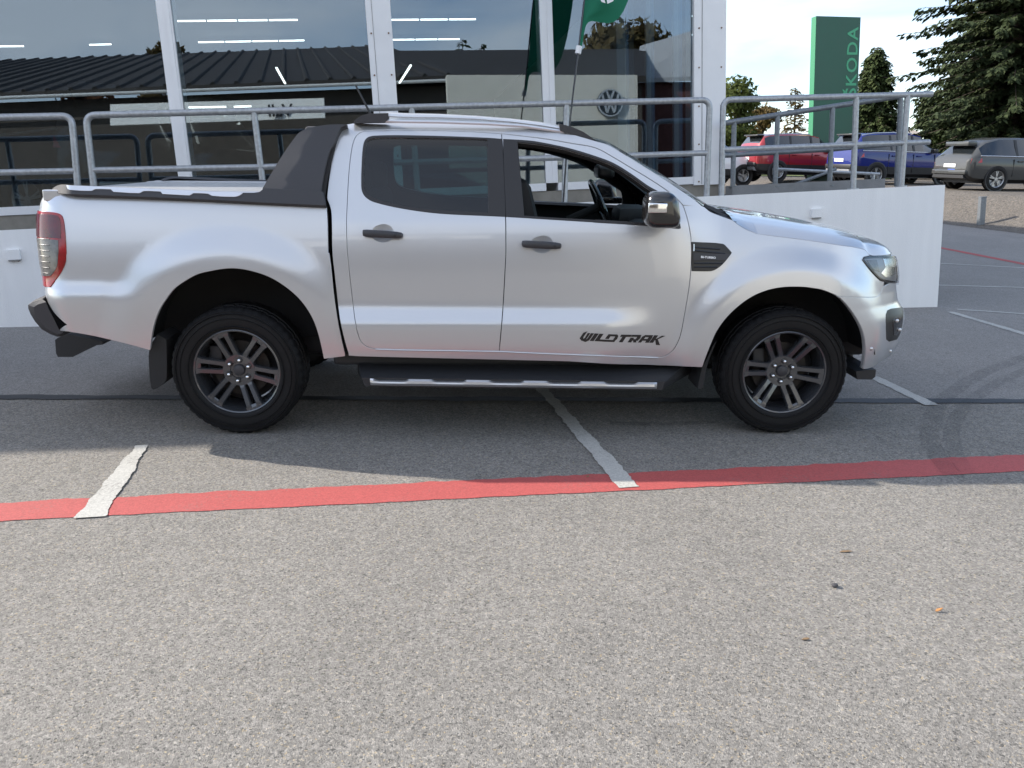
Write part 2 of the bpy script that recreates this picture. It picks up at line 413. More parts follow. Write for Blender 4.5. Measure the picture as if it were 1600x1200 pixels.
# tyre marks curving over the joint on the right
mt, t_, b_ = nodes('tyre_oil_mark'); tcx = N(t_, 'ShaderNodeTexCoord'); nn_ = N(t_, 'ShaderNodeTexNoise', Scale=6.0, Detail=6.0, Roughness=.7)
t_.links.new(tcx.outputs['Object'], nn_.inputs['Vector']); mr_ = N(t_, 'ShaderNodeMapRange'); mr_.inputs['From Min'].default_value = .35; mr_.inputs['From Max'].default_value = .75
mr_.inputs['To Min'].default_value = .05; mr_.inputs['To Max'].default_value = .22
t_.links.new(nn_.outputs['Fac'], mr_.inputs['Value']); t_.links.new(mr_.outputs[0], b_.inputs['Alpha']); b_.inputs['Base Color'].default_value = (.03, .03, .032, 1); b_.inputs['Roughness'].default_value = .7
M['skid'] = mt
def arc_mark(pxs, w, lift):
    P = [on_ground(*p)[:2] for p in pxs]; P = [np.array(q[:2]) for q in fillet([(p[0], p[1], 0) for p in P], .35, 8)]
    vs = []; n = len(P)
    for i in range(n):
        d = P[min(i + 1, n - 1)] - P[max(i - 1, 0)]; d /= np.linalg.norm(d); nn2 = np.array([-d[1], d[0]])
        for sgn in (1, -1):
            q = P[i] + nn2 * w / 2 * sgn; vs.append((q[0], q[1], plane_z(*q) + lift))
    o = mk('tyre_oil_mark', vs, [(2 * i, 2 * i + 1, 2 * i + 3, 2 * i + 2) for i in range(n - 1)], M['skid'])
    if o.data.polygons[0].normal.z < 0: o.data.flip_normals()
    tag(o, kind='structure')
arc_mark([(1640, 545), (1530, 585), (1465, 630), (1445, 690), (1490, 745)], .11, .0075)
arc_mark([(1640, 565), (1555, 600), (1500, 640), (1480, 690), (1510, 740)], .09, .0085)
arc_mark([(1016, 665), (1042, 666), (1068, 664)], .07, .008)  # short oil stain under the truck, in the same dark material

# raised gravel lot with its bank
ds = [0, .3, .7, 1.1, 1.5, 1.9, 2.3, 2.6, 5, 10, 20, 40, 70]; ls = [-22, -12, -6, -2, 0, 3, 8, 15, 24, 40, 70]
P0 = E1[:2]
rows = []
for l in ls:
    row = []
    for d in ds:
        q = P0 + _ed * l + _en * d; row.append((q[0], q[1], gravel_z(*q) + (.012 if d > 0 else .006)))
    rows.append(row)
o = MB().grid(rows).build('gravel_lot', M['gravel'], fix=False, smooth=False)
if o.data.polygons[0].normal.z < 0: o.data.flip_normals()
tag(o, kind='structure')
gr = [[(x, y, clampz(x, y) + RISE + .03) for x in (3, 10, 20, 40, 70, 120)] for y in (40, 43, 47, 60, 110)]
o = MB().grid(gr).build('grass_verge', M['grass'], fix=False)
if o.data.polygons[0].normal.z < 0: o.data.flip_normals()
tag(o, kind='structure')

# little things lying on the asphalt
def litter(name, px, pts, mat_, label, cat, lift=.004, h=.002):
    pts = [(p[0] * .62, p[1] * .62, p[2] * .5) for p in pts]
    c = on_ground(*px); base = plane_z(c[0], c[1])
    r_ = empty(name, loc=(c[0], c[1], base)); bm = MB()
    n = len(pts); top = [(p[0], p[1], p[2] + lift) for p in pts]
    bot = [(p[0], p[1], p[2] + lift - h) for p in pts]
    bm.add(top + bot, [tuple(range(n)), tuple(reversed(range(n, 2 * n)))] + [(i, (i + 1) % n, (i + 1) % n + n, i + n) for i in range(n)])
    bpy.data.objects.remove(r_)
    ob = bm.build(name, mat_); ob.location = (c[0], c[1], base)
    return tag(ob, label, cat)
litter('fallen_leaf', (1466, 956), [(-.022, -.006, .004), (-.008, .008, .012), (.012, .010, .016), (.03, .004, .022), (.012, -.006, .010), (-.008, -.010, .006)], M['leaf_orange'], 'small curled orange leaf lying on the sunlit asphalt near the right edge', 'leaf')
litter('fallen_leaf', (1258, 1000), [(-.022, -.004, .002), (-.004, .010, .004), (.018, .008, .006), (.024, -.002, .003), (.004, -.008, .002)], M['leaf_brown'], 'flat dull brown leaf crushed into the asphalt of the foreground', 'leaf')
litter('fallen_leaf', (1320, 863), [(-.04, -.004, .002), (-.01, .012, .004), (.03, .008, .005), (.05, -.002, .003), (.0, -.010, .002)], M['leaf_brown'], 'pale brown leaf on the asphalt just in front of the red line', 'leaf')
litter('fallen_leaf', (918, 747), [(-.012, -.008, .003), (.002, .008, .009), (.016, .002, .012), (.006, -.008, .004)], M['leaf_brown'], 'tiny dry leaf resting on the red painted line', 'leaf', lift=.008)
c = on_ground(1304, 917)
bm = bmesh.new(); bmesh.ops.create_icosphere(bm, subdivisions=2, radius=.013)
rnd = random.Random(4)
for v in bm.verts: v.co *= rnd.uniform(.8, 1.15); v.co.z *= .7
me = bpy.data.meshes.new('pebble'); bm.to_mesh(me); bm.free(); me.materials.append(M['stone'])
o = bpy.data.objects.new('pebble', me); COL.objects.link(o); o.location = (c[0], c[1], plane_z(c[0], c[1]) + .007)
tag(o, 'dark pebble lying alone on the light asphalt in the foreground', 'stone')

# ------------------------------------------------------------------ ramp wall and terrace
WA, WB = on_ground(0, 512), on_ground(1468, 480)
WD = (WB - WA); WD[2] = 0; WLEN = np.linalg.norm(WD); WD /= WLEN
WN = np.array([WD[1], -WD[0], 0.0])               # towards the camera
UP = np.array([0, 0, 1.0])
def bp_(u, v, z): return WA * np.array([1, 1, 0]) + WD * u - WN * v + UP * z     # u along, v away from the camera
def wall_px(px, v=0.0):
    p = on_plane(px, bp_(0, v, 0), WN); q = p - WA; return (q @ WD, p[2])
zt = (wall_px((0, 355))[1] + wall_px((1000, 313))[1] + wall_px((1472, 292))[1]) / 3
WTOP = zt
UE = wall_px((1471, 380))[0]
def bbox(mb, u0, u1, v0, v1, z0, z1):
    p = [bp_(u, v, z) for z in (z0, z1) for (u, v) in ((u0, v0), (u1, v0), (u1, v1), (u0, v1))]
    return mb.hexa(p)
w = empty('ramp_wall', loc=bp_(UE / 2, .1, plane_z(*bp_(UE / 2, .1, 0)[:2])))
tag(w, 'long low white rendered wall behind the pickup, carrying the steel railings', 'wall')
def in_world(o, parent):
    """keep world coordinates while hanging a part under its thing"""
    o.parent = parent
    o.matrix_parent_inverse = Matrix.Translation(-Vector(parent.location)) if parent.rotation_euler[:] == (0, 0, 0) else parent.matrix_basis.inverted()
    return o
in_world(bbox(MB(), -9, UE, 0, .22, -1.2, WTOP).build('wall', M['white_wall']), w)
in_world(bbox(MB(), -9, UE - .02, .225, 1.16, -1.2, WTOP - .03).build('terrace_slab', M['concrete_grey']), w)
ub = wall_px((1128, 290), 1.25)[0]
def wall_lamp(px):
    u, z = wall_px(px); t = empty('wall_lamp', loc=bp_(u, 0, z))
    in_world(bbox(MB(), u - .06, u + .06, -.035, -.001, z - .045, z + .045).build('housing', M['white_wall']), t)
    in_world(bbox(MB(), u - .045, u + .045, -.030, -.002, z - .058, z - .0455).build('light_slot', M['concrete_grey']), t)
    return t
tag(wall_lamp((1275, 333)), 'small white wall light on the ramp wall above the bonnet', 'wall light', 'wall lights on the ramp wall')
tag(wall_lamp((22, 398)), 'small white wall light on the wall behind the pickup tail', 'wall light', 'wall lights on the ramp wall')
# grey kerb of the ramp behind the wall
FV = 1.15                                   # the glass front stands this far behind the wall face
ku0 = wall_px((1128, 300), FV)[0] + .02; ku1 = wall_px((1310, 292), .9)[0]
k0 = wall_px((1128, 291), FV - .1)[1]
o = bbox(MB(), ku0, ku1 + .6, FV - .25, FV - .05, WTOP - .6, k0).build('ramp_kerb', M['concrete_grey'])
tag(o, kind='structure')
o = bbox(MB(), ku0, UE - .05, FV - .04, FV + 4, -1.3, WTOP + .02).build('ramp_deck', M['concrete_grey']); tag(o, kind='structure')

# ------------------------------------------------------------------ railings
PR = .031
def rail_pts(pxs, v): return [bp_(u, v, z) for (u, z) in (wall_px(p, v) for p in pxs)]
def railing(label, v, top, posts, mid, rad=.09, matr='galv', pr=PR, cat='railing', group='steel railings of the terrace'):
    """top: pixels of the hoop (ends go down as posts when listed), posts: (top px, foot px), mid: list of px pairs"""
    pts = rail_pts(top, v)
    root = empty('railing', loc=tuple(pts[len(pts) // 2])); tag(root, label, cat, group)
    in_world(MB().tube(fillet(pts, rad) if len(pts) > 2 else pts, pr, 12).build('top_rail', M[matr], smooth=True), root)
    for a, b in posts:
        p = rail_pts([a, b], v); in_world(MB().tube(p, pr * .98, 12).build('post', M[matr], smooth=True), root)
        in_world(MB().tube([p[1] + UP * .0, p[1] + UP * .012], pr * 1.9, 12).build('foot_plate', M[matr], smooth=True), root)
    for a, b in mid:
        in_world(MB().tube(rail_pts([a, b], v), pr * .92, 12).build('mid_rail', M[matr], smooth=True), root)
    return root
RV = .10
def foot(pxx): return pxx
railing('galvanised railing bay at the far left, behind the tail of the pickup', RV,
        [(-330, 190), (112, 181), (124, 320)], [((-150, 187), (-120, 340))], [((-310, 276), (118, 267))])
railing('long galvanised railing bay running behind the pickup in front of the showroom glass', RV,
        [(151, 330), (134, 180), (1109, 156), (1104, 309)],
        [((397, 176), (416, 330)), ((643, 168), (655, 330)), ((885, 164), (882, 318))],
        [((145, 266), (405, 261)), ((405, 261), (648, 253)), ((648, 253), (886, 246)), ((886, 246), (1105, 239))])
railing('galvanised railing bay right of the showroom corner, on top of the white wall', RV,
        [(1127, 309), (1130, 156), (1456, 147)],
        [((1338, 151), (1333, 296)), ((1418, 149), (1408, 292))],
        [((1129, 234), (1337, 226)), ((1337, 226), (1452, 222))])
railing('darker sloping ramp handrail behind the white wall, dropping towards the showroom corner', .95,
        [(1128, 193), (1408, 150), (1401, 291)],
        [((1147, 192), (1145, 292)), ((1215, 181), (1211, 292)), ((1301, 168), (1296, 291))],
        [((1130, 243), (1303, 233)), ((1303, 233), (1404, 224))], matr='galv_dark', pr=.030, cat='handrail', rad=.07)
br = empty('low_barrier', loc=tuple(rail_pts([(1300, 290)], 2.2)[0])); tag(br, 'thin low barrier rail behind the ramp, below the blue car', 'barrier')
in_world(MB().tube(rail_pts([(1208, 264), (1374, 272)], 2.2), .02, 8).build('rail', M['galv'], smooth=True), br)
in_world(MB().tube(rail_pts([(1365, 272), (1364, 292)], 2.2), .02, 8).build('post', M['galv'], smooth=True), br)
in_world(MB().tube(rail_pts([(1238, 290), (1306, 264)], 2.2), .022, 8).build('brace', M['galv_dark'], smooth=True), br)

# ------------------------------------------------------------------ showroom
def fpx(px, v=FV): return wall_px(px, v)
F_SILL0 = .5 * (fpx((20, 332))[1] + fpx((1049, 293))[1]); F_SILL1 = F_SILL0 + .085
BTOP = CAMZ + 5.5; UL = -14.0; UR = fpx((1131, 150))[0]; BD = 17.0
b = empty('showroom', loc=tuple(bp_(UR / 2, FV, WTOP)))
tag(b, 'glass fronted showroom with white frames and pillars behind the pickup', 'building')
def part(mb, name, matr, smooth=False): return in_world(mb.build(name, M[matr], smooth=smooth), b)
part(bbox(MB(), UL, UR + .01, FV - .02, FV + .25, -1.2, F_SILL0 - .004), 'plinth', 'concrete')
bays = []
def umid(xa, xb, y): return fpx((xa, y))[0], fpx((xb, y))[0]
cols = [umid(265, 287, 165), umid(583, 621, 165), umid(848, 867, 165), umid(1082, 1131, 165)]
w0_ = cols[0][1] - cols[0][0]
step = cols[1][0] - cols[0][1]
left_cols = []
u = cols[0][0] - step
while u > UL + step:
    left_cols.insert(0, (u - w0_, u)); u -= step + w0_
allc = left_cols + cols
ZT = CAMZ + 3.45                            # top of the glass
edges = [UL] + [q for c in allc for q in c]
for i, (a_, c_) in enumerate(allc):
    pil = (c_ - a_) > w0_ * 1.35
    part(bbox(MB(), a_, c_, FV - (.05 if pil else .03), FV + .22, F_SILL1 - (.10 if pil else 0), ZT), 'pillar' if pil else 'mullion', 'white_frame')
    if not pil:                               # rebate line down the middle of a mullion
        mcx = (a_ + c_) / 2
        part(bbox(MB(), mcx + .01, c_ - .02, FV - .042, FV - .0305, F_SILL1, ZT), 'mullion_cap', 'white_frame')
    else:
        for q in (.15, .85) if (c_ - a_) < .4 else (.12, .36, .88):
            if q == .36: continue
            for k in range(9):
                z = F_SILL1 - .06 + k * .42; uu = a_ + (c_ - a_) * q
                part(MB().tube([bp_(uu, FV - .0505, z), bp_(uu, FV - .058, z)], .009, 8), 'screw', 'rust')
        part(bbox(MB(), a_ + (c_ - a_) * .24, a_ + (c_ - a_) * .255, FV - .054, FV - .0502, F_SILL1 - .09, ZT - .01), 'seam', 'concrete_grey')
spans = [(UL, allc[0][0])] + [(allc[i][1], allc[i + 1][0]) for i in range(len(allc) - 1)]
for i, (a_, c_) in enumerate(spans):
    part(bbox(MB(), a_ + .001, c_ - .001, FV - .035, FV + .15, F_SILL0, F_SILL1 - .001), 'sill', 'white_frame')
    part(bbox(MB(), a_ + .001, c_ - .001, FV + .001, FV + .012, F_SILL1, ZT - .002), 'window_pane', 'pane')
part(bbox(MB(), UL, UR, FV - .06, FV + .3, ZT + .002, BTOP), 'upper_wall', 'white_wall')
part(bbox(MB(), UL - .3, UR + 1.55, FV - .35, FV + BD + .3, BTOP + .003, BTOP + .4), 'roof', 'concrete_grey')  # right eave, out of view, drawn out so its shadow reaches the gravel bank
part(bbox(MB(), UL, UL + .2, FV + .31, FV + BD, -1, BTOP), 'end_wall', 'white_wall')
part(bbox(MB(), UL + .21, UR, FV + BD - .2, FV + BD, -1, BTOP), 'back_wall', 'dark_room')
part(bbox(MB(), UR - .2, UR, FV + 3.6, FV + BD - .21, -1, BTOP), 'end_wall', 'white_wall')
part(bbox(MB(), UR - .2, UR, FV + .31, FV + 3.59, ZT, BTOP), 'end_wall', 'white_wall')
part(bbox(MB(), UR - .2, UR, FV + .31, FV + 3.59, -1, F_SILL1), 'end_wall', 'white_wall')
part(bbox(MB(), UR - .06, UR - .05, FV + .31, FV + 3.59, F_SILL1 + .002, ZT - .002), 'window_pane', 'pane')
for vv in (1.3, 2.4):
    part(bbox(MB(), UR - .12, UR - .03, FV + vv, FV + vv + .07, F_SILL1 + .003, ZT - .003), 'mullion', 'white_frame')
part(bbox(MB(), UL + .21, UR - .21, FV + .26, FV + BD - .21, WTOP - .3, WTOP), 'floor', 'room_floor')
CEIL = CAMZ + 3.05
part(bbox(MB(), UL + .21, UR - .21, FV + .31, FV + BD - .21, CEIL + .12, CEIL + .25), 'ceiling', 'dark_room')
def strip(p, q, z=CEIL, wd=.015, n=1, gap=.06):
    d0 = ray(*p); A = CAM + d0 * ((z - CAMZ) / d0[2]); d1 = ray(*q); B = CAM + d1 * ((z - CAMZ) / d1[2])
    for i in range(n):
        a_ = A + (B - A) * (i / n); c_ = A + (B - A) * ((i + 1 - gap) / n)
        t = (c_ - a_) / np.linalg.norm(c_ - a_); s_ = np.array([-t[1], t[0], 0]) * wd
        part(MB().hexa([a_ - s_, c_ - s_, c_ + s_, a_ + s_] + [x + UP * .02 for x in (a_ - s_, c_ - s_, c_ + s_, a_ + s_)]), 'ceiling_light', 'lamp')
strip((275, 34), (468, 32), n=4); strip((310, 67), (478, 64), n=4)
strip((612, 32), (746, 31), n=3); strip((614, 63), (720, 62), n=3)
strip((-60, 74), (40, 73), n=2); strip((140, 71), (176, 70))
strip((928, 58), (964, 57), n=2, wd=.035); strip((1016, 26), (1062, 26), n=2, wd=.03)
strip((432, 107), (446, 132), z=CAMZ + 2.2, n=2, wd=.014); strip((642, 103), (624, 131), z=CAMZ + 2.2, n=2, wd=.014)
strip((295, 169), (357, 168), z=CAMZ + 1.55, wd=.018); strip((366, 168), (394, 167), z=CAMZ + 1.55, wd=.018)
# ------------------------------------------------------------------ the yard opposite, seen mirrored in the glass
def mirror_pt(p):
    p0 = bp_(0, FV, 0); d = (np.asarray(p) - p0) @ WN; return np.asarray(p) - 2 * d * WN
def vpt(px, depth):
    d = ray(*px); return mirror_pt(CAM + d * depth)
M['dark_roof'] = mat('dark_roof', (.034, .028, .023), .7, var=.3, vscale=3)
M['dark_wall'] = mat('dark_brick', (.095, .08, .066), .9, var=.3, vscale=5)
M['white_trim'] = mat('white_gutter', (.6, .6, .58), .6)
M['sign_board'] = mat('sign_board', (.80, .79, .74), .6)
M['beige'] = mat('beige_panel', (.66, .63, .55), .8, var=.1, vscale=2)
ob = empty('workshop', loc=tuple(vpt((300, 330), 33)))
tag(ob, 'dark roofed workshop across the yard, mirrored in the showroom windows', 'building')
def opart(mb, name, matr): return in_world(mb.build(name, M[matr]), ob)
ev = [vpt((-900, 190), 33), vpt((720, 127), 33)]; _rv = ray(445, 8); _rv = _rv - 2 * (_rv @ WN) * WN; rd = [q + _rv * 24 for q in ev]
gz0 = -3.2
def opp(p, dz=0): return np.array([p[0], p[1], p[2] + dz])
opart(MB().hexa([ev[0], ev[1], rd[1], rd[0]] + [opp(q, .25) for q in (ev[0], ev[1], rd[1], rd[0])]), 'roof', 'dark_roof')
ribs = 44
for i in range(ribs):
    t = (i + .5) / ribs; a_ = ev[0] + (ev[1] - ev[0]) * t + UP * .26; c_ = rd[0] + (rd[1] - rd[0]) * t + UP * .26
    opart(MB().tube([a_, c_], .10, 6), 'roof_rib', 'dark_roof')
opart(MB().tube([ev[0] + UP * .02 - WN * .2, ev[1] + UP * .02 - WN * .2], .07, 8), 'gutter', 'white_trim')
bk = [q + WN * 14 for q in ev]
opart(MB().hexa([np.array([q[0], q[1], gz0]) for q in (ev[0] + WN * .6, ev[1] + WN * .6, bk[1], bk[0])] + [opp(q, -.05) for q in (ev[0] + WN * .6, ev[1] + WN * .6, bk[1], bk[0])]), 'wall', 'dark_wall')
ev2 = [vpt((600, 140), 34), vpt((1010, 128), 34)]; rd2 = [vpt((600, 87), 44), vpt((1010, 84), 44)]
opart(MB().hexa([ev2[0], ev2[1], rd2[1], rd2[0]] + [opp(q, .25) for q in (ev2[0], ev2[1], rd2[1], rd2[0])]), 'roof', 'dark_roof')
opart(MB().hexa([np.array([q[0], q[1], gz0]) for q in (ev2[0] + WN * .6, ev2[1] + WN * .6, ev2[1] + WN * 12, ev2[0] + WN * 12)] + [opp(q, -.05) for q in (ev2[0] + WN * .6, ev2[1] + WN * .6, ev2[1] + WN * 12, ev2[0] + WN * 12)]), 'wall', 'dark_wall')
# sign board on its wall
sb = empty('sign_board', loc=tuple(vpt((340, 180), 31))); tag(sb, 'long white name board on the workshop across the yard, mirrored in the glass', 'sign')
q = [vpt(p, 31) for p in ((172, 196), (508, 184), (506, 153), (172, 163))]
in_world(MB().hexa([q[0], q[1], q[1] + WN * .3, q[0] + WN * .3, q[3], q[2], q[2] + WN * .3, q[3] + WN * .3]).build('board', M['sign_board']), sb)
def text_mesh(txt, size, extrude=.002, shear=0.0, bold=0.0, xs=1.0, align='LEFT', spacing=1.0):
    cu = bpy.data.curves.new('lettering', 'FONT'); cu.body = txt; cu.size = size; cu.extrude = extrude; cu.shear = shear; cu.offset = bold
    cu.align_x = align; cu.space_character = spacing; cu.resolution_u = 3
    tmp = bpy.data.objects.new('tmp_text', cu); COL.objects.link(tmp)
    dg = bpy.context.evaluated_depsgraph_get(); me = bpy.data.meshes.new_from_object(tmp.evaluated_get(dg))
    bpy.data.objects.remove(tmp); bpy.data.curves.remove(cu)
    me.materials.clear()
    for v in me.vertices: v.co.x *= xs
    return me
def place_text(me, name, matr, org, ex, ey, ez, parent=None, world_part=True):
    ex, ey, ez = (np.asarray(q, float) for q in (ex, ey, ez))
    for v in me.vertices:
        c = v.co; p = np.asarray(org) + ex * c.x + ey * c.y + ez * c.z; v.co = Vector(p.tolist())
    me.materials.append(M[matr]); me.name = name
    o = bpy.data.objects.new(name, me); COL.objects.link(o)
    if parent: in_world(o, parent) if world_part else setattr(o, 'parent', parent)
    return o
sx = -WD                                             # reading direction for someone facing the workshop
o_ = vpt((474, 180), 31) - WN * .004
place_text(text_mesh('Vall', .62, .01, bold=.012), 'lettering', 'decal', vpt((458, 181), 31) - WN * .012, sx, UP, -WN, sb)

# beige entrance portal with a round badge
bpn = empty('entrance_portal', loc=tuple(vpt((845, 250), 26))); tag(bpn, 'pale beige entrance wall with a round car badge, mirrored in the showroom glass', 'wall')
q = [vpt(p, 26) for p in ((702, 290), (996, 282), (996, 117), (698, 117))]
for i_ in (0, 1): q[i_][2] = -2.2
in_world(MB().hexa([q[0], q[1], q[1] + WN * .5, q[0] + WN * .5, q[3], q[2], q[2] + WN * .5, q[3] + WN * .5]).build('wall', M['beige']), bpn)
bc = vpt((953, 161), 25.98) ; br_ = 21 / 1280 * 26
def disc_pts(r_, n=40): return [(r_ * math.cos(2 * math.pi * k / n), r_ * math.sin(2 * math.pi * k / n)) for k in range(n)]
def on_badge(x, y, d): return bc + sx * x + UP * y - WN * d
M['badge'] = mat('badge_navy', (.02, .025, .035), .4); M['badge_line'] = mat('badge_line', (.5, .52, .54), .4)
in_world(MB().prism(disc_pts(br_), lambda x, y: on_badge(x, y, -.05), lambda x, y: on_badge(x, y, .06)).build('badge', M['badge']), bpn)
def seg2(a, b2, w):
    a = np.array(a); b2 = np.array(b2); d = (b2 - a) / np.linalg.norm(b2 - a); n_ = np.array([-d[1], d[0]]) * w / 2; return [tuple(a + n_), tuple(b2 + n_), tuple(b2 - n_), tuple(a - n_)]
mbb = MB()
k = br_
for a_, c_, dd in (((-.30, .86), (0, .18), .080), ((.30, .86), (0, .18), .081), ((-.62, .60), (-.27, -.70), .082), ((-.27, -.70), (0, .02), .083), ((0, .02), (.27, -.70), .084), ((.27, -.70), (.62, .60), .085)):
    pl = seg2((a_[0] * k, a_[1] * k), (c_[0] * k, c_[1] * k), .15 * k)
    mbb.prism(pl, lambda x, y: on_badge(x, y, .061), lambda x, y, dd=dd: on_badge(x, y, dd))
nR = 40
ring = []
for k_ in range(nR):
    a_ = 2 * math.pi * k_ / nR; c_, s_ = math.cos(a_), math.sin(a_)
    ring.append([on_badge(c_ * r_ * br_, s_ * r_ * br_, d_) for (r_, d_) in ((.88, .061), (.88, .09), (.98, .09), (.98, .061))])
ring.append(ring[0]); mbb.grid(ring)
in_world(mbb.build('badge_letters', M['badge_line']), bpn)

# red house with pale gable, seen in the same glass
rh = empty('red_house', loc=tuple(vpt((1040, 300), 40))); tag(rh, 'red house with pale gable roof across the yard, mirrored in the rightmost pane', 'house')
q = [vpt(p, 40) for p in ((1000, 330), (1120, 330), (1120, 128), (1000, 128))]
for i_ in (0, 1): q[i_][2] = gz0
in_world(MB().hexa([q[0], q[1], q[1] + WN * 6, q[0] + WN * 6, q[3], q[2], q[2] + WN * 6, q[3] + WN * 6]).build('wall', mat('red_house_wall', (.11, .042, .035), .9)), rh)
rq = [vpt((990, 130), 39.6), vpt((1130, 124), 39.6), vpt((1130, 40), 44), vpt((1000, 78), 44)]
in_world(MB().hexa(rq + [x + UP * .2 for x in rq]).build('roof', mat('pale_roof', (.42, .42, .42), .8)), rh)
# ------------------------------------------------------------------ silver pickup
TX = np.array([math.cos(.017), math.sin(.017), 0]); TX -= GN * (TX @ GN); TX /= np.linalg.norm(TX)
TY = np.cross(GN, TX)
TO = np.array([-1.567, 5.501, 0.0]); TO = TO - GN * ((TO @ GN) + EYE_H); TO = TO + CAM
tm = Matrix.Identity(4)
for i in range(3):
    tm[i][0] = TX[i]; tm[i][1] = TY[i]; tm[i][2] = GN[i]; tm[i][3] = TO[i]
truck = empty('pickup_truck', mat4=tm)
tag(truck, 'silver double cab pickup with black sports bar and graphite wheels, parked side on', 'pickup truck')
def t_loc(px, yl):
    d = ray(*px); p0 = TO + TY * yl; t = ((p0 - CAM) @ TY) / (d @ TY); q = CAM + d * t - TO
    return np.array([q @ TX, yl, q @ GN])
HR = t_loc((368.5, 581.5), -.90); HF = t_loc((1227.8, 583.8), -.90)

_gz, _gs = zip(*[(q[2], q[0]) for q in (t_loc(p, -.9) for p in ((509.3, 321), (511, 360), (512.5, 395), (517.5, 425), (525, 470), (530, 511), (536, 540), (540, 556)))][::-1] + [(1.365, .40)])
# half width of the body over length s and height z, built from surface slopes
ZT_ = np.arange(.15, 2.0, .002)
def table(knots, zref, wref):
    zz, ss = zip(*knots); s_ = np.interp(ZT_, zz, ss)
    k = np.ones(17) / 17; s_ = np.convolve(np.pad(s_, 8, mode='edge'), k, 'valid')
    w_ = np.cumsum(s_) * .002; return w_ - np.interp(zref, ZT_, w_) + wref
GH = [(1.27, -.36), (1.60, -.37), (1.69, -.42), (1.735, -.8), (1.765, -1.6), (1.80, -2.6)]
CAB = table([(.40, .22), (.50, .20), (.53, .16), (.58, .11), (.655, .07), (.675, -.18), (.70, -.46), (.755, -.40), (.785, -.12), (.84, .02), (.92, -.015), (1.0, -.06), (1.10, -.13), (1.18, -.20), (1.23, -.24)] + GH, .86, .905)
FEN = table([(.30, .10), (.45, .12), (.55, .10), (.68, .05), (.78, -.02), (.88, -.10), (.98, -.18), (1.06, -.28), (1.14, -.34), (1.22, -.36)] + GH, .86, .905)
BED = table([(.40, .14), (.48, .15), (.58, .13), (.70, .10), (.80, .06), (.825, -.12), (.85, -.42), (.89, -.34), (.93, -.08), (1.0, -.10), (1.10, -.17), (1.22, -.23), (1.32, -.28), (1.36, -.4), (1.385, -.8), (1.43, -1.2)], 1.0, .905)
CAB2 = table([(.40, .22), (.50, .20), (.53, .16), (.58, .11), (.655, .07), (.72, .03), (.78, .01), (.84, .0), (.92, -.015), (1.0, -.06), (1.10, -.13), (1.18, -.20), (1.23, -.24)] + GH, .86, .905)
BED2 = table([(.40, .14), (.48, .15), (.58, .13), (.70, .10), (.80, .05), (.88, .0), (.95, -.04), (1.0, -.10), (1.10, -.17), (1.22, -.23), (1.32, -.28), (1.36, -.4), (1.385, -.8), (1.43, -1.2)], 1.0, .905)
def sm(a, b, x):
    t = np.clip((x - a) / (b - a), 0, 1); return t * t * (3 - 2 * t)
ARCH = [(HR[0] + .005, .455, .535), (HF[0] + .0, .41, .515)]
KB = 0.0                       # 1 while the load bed is drawn, 0 for cab and front
def W0(s, z):
    s = np.asarray(s, float); z = np.asarray(z, float)
    f = np.interp(z, ZT_, FEN); kc = sm(2.12, 2.48, s); c = np.interp(z, ZT_, CAB) * (1 - kc) + np.interp(z, ZT_, CAB2) * kc
    kd = sm(-.72, -.42, s); b_ = np.interp(z, ZT_, BED) * (1 - kd) + np.interp(z, ZT_, BED2) * kd
    kf = sm(2.50, 2.85, s); kb = KB + 0 * s
    w = c * (1 - kf) + f * kf; w = w * (1 - kb) + b_ * kb
    for (ax, azc, ar), amp, wd in zip(ARCH, (.030, .036), (.25, .21)):
        d = np.hypot(s - ax, z - azc) - ar
        if ax < 1: amp = amp * kb
        w = w + amp * (1 - sm(.05, wd, d)) * sm(1.32, 1.10, z)
    return w
XS_F, XS_R = 3.40, -.86
XN = ([.30, .38, .44, .50, .56, .62, .66, .70, .76, .84, .92, 1.0, 1.06, 1.12, 1.2], [4.00, 4.06, 4.11, 4.135, 4.145, 4.15, 4.15, 4.13, 4.08, 4.055, 4.05, 4.03, 4.00, 3.94, 3.84])
XR = ([.5, .60, .70, .80, .90, 1.0, 1.15, 1.25, 1.32, 1.38], [-.99, -1.01, -1.035, -1.06, -1.075, -1.085, -1.09, -1.085, -1.07, -1.04])
def surf(s, z):
    s = np.asarray(s, float); z = np.asarray(z, float)
    w = W0(s, z); xn = np.interp(z, *XN); xr = np.interp(z, *XR)
    x = s.copy() if s.ndim else np.array(s)
    A = xn - XS_F; ph = np.clip((s - XS_F) / A, 0, R(88)); front = s > XS_F
    x = np.where(front, XS_F + A * np.sin(ph), x); w = np.where(front, w * np.cos(ph) ** .62, w)
    B = XS_R - xr; ph2 = np.clip((XS_R - s) / B, 0, R(87)); rear = s < XS_R
    x = np.where(rear, XS_R - B * np.sin(ph2), x); w = np.where(rear, w * np.cos(ph2) ** .15, w)
    return np.stack([x, -w, z], -1)
def project(P):
    """local truck points -> photo pixels"""
    P = np.asarray(P, float); q = TO + P[..., :1] * TX + P[..., 1:2] * TY + P[..., 2:3] * GN - CAM
    d = q @ CF; return np.stack([800 + FPX * (q @ CR) / d, 600 - FPX * (q @ CU) / d], -1)
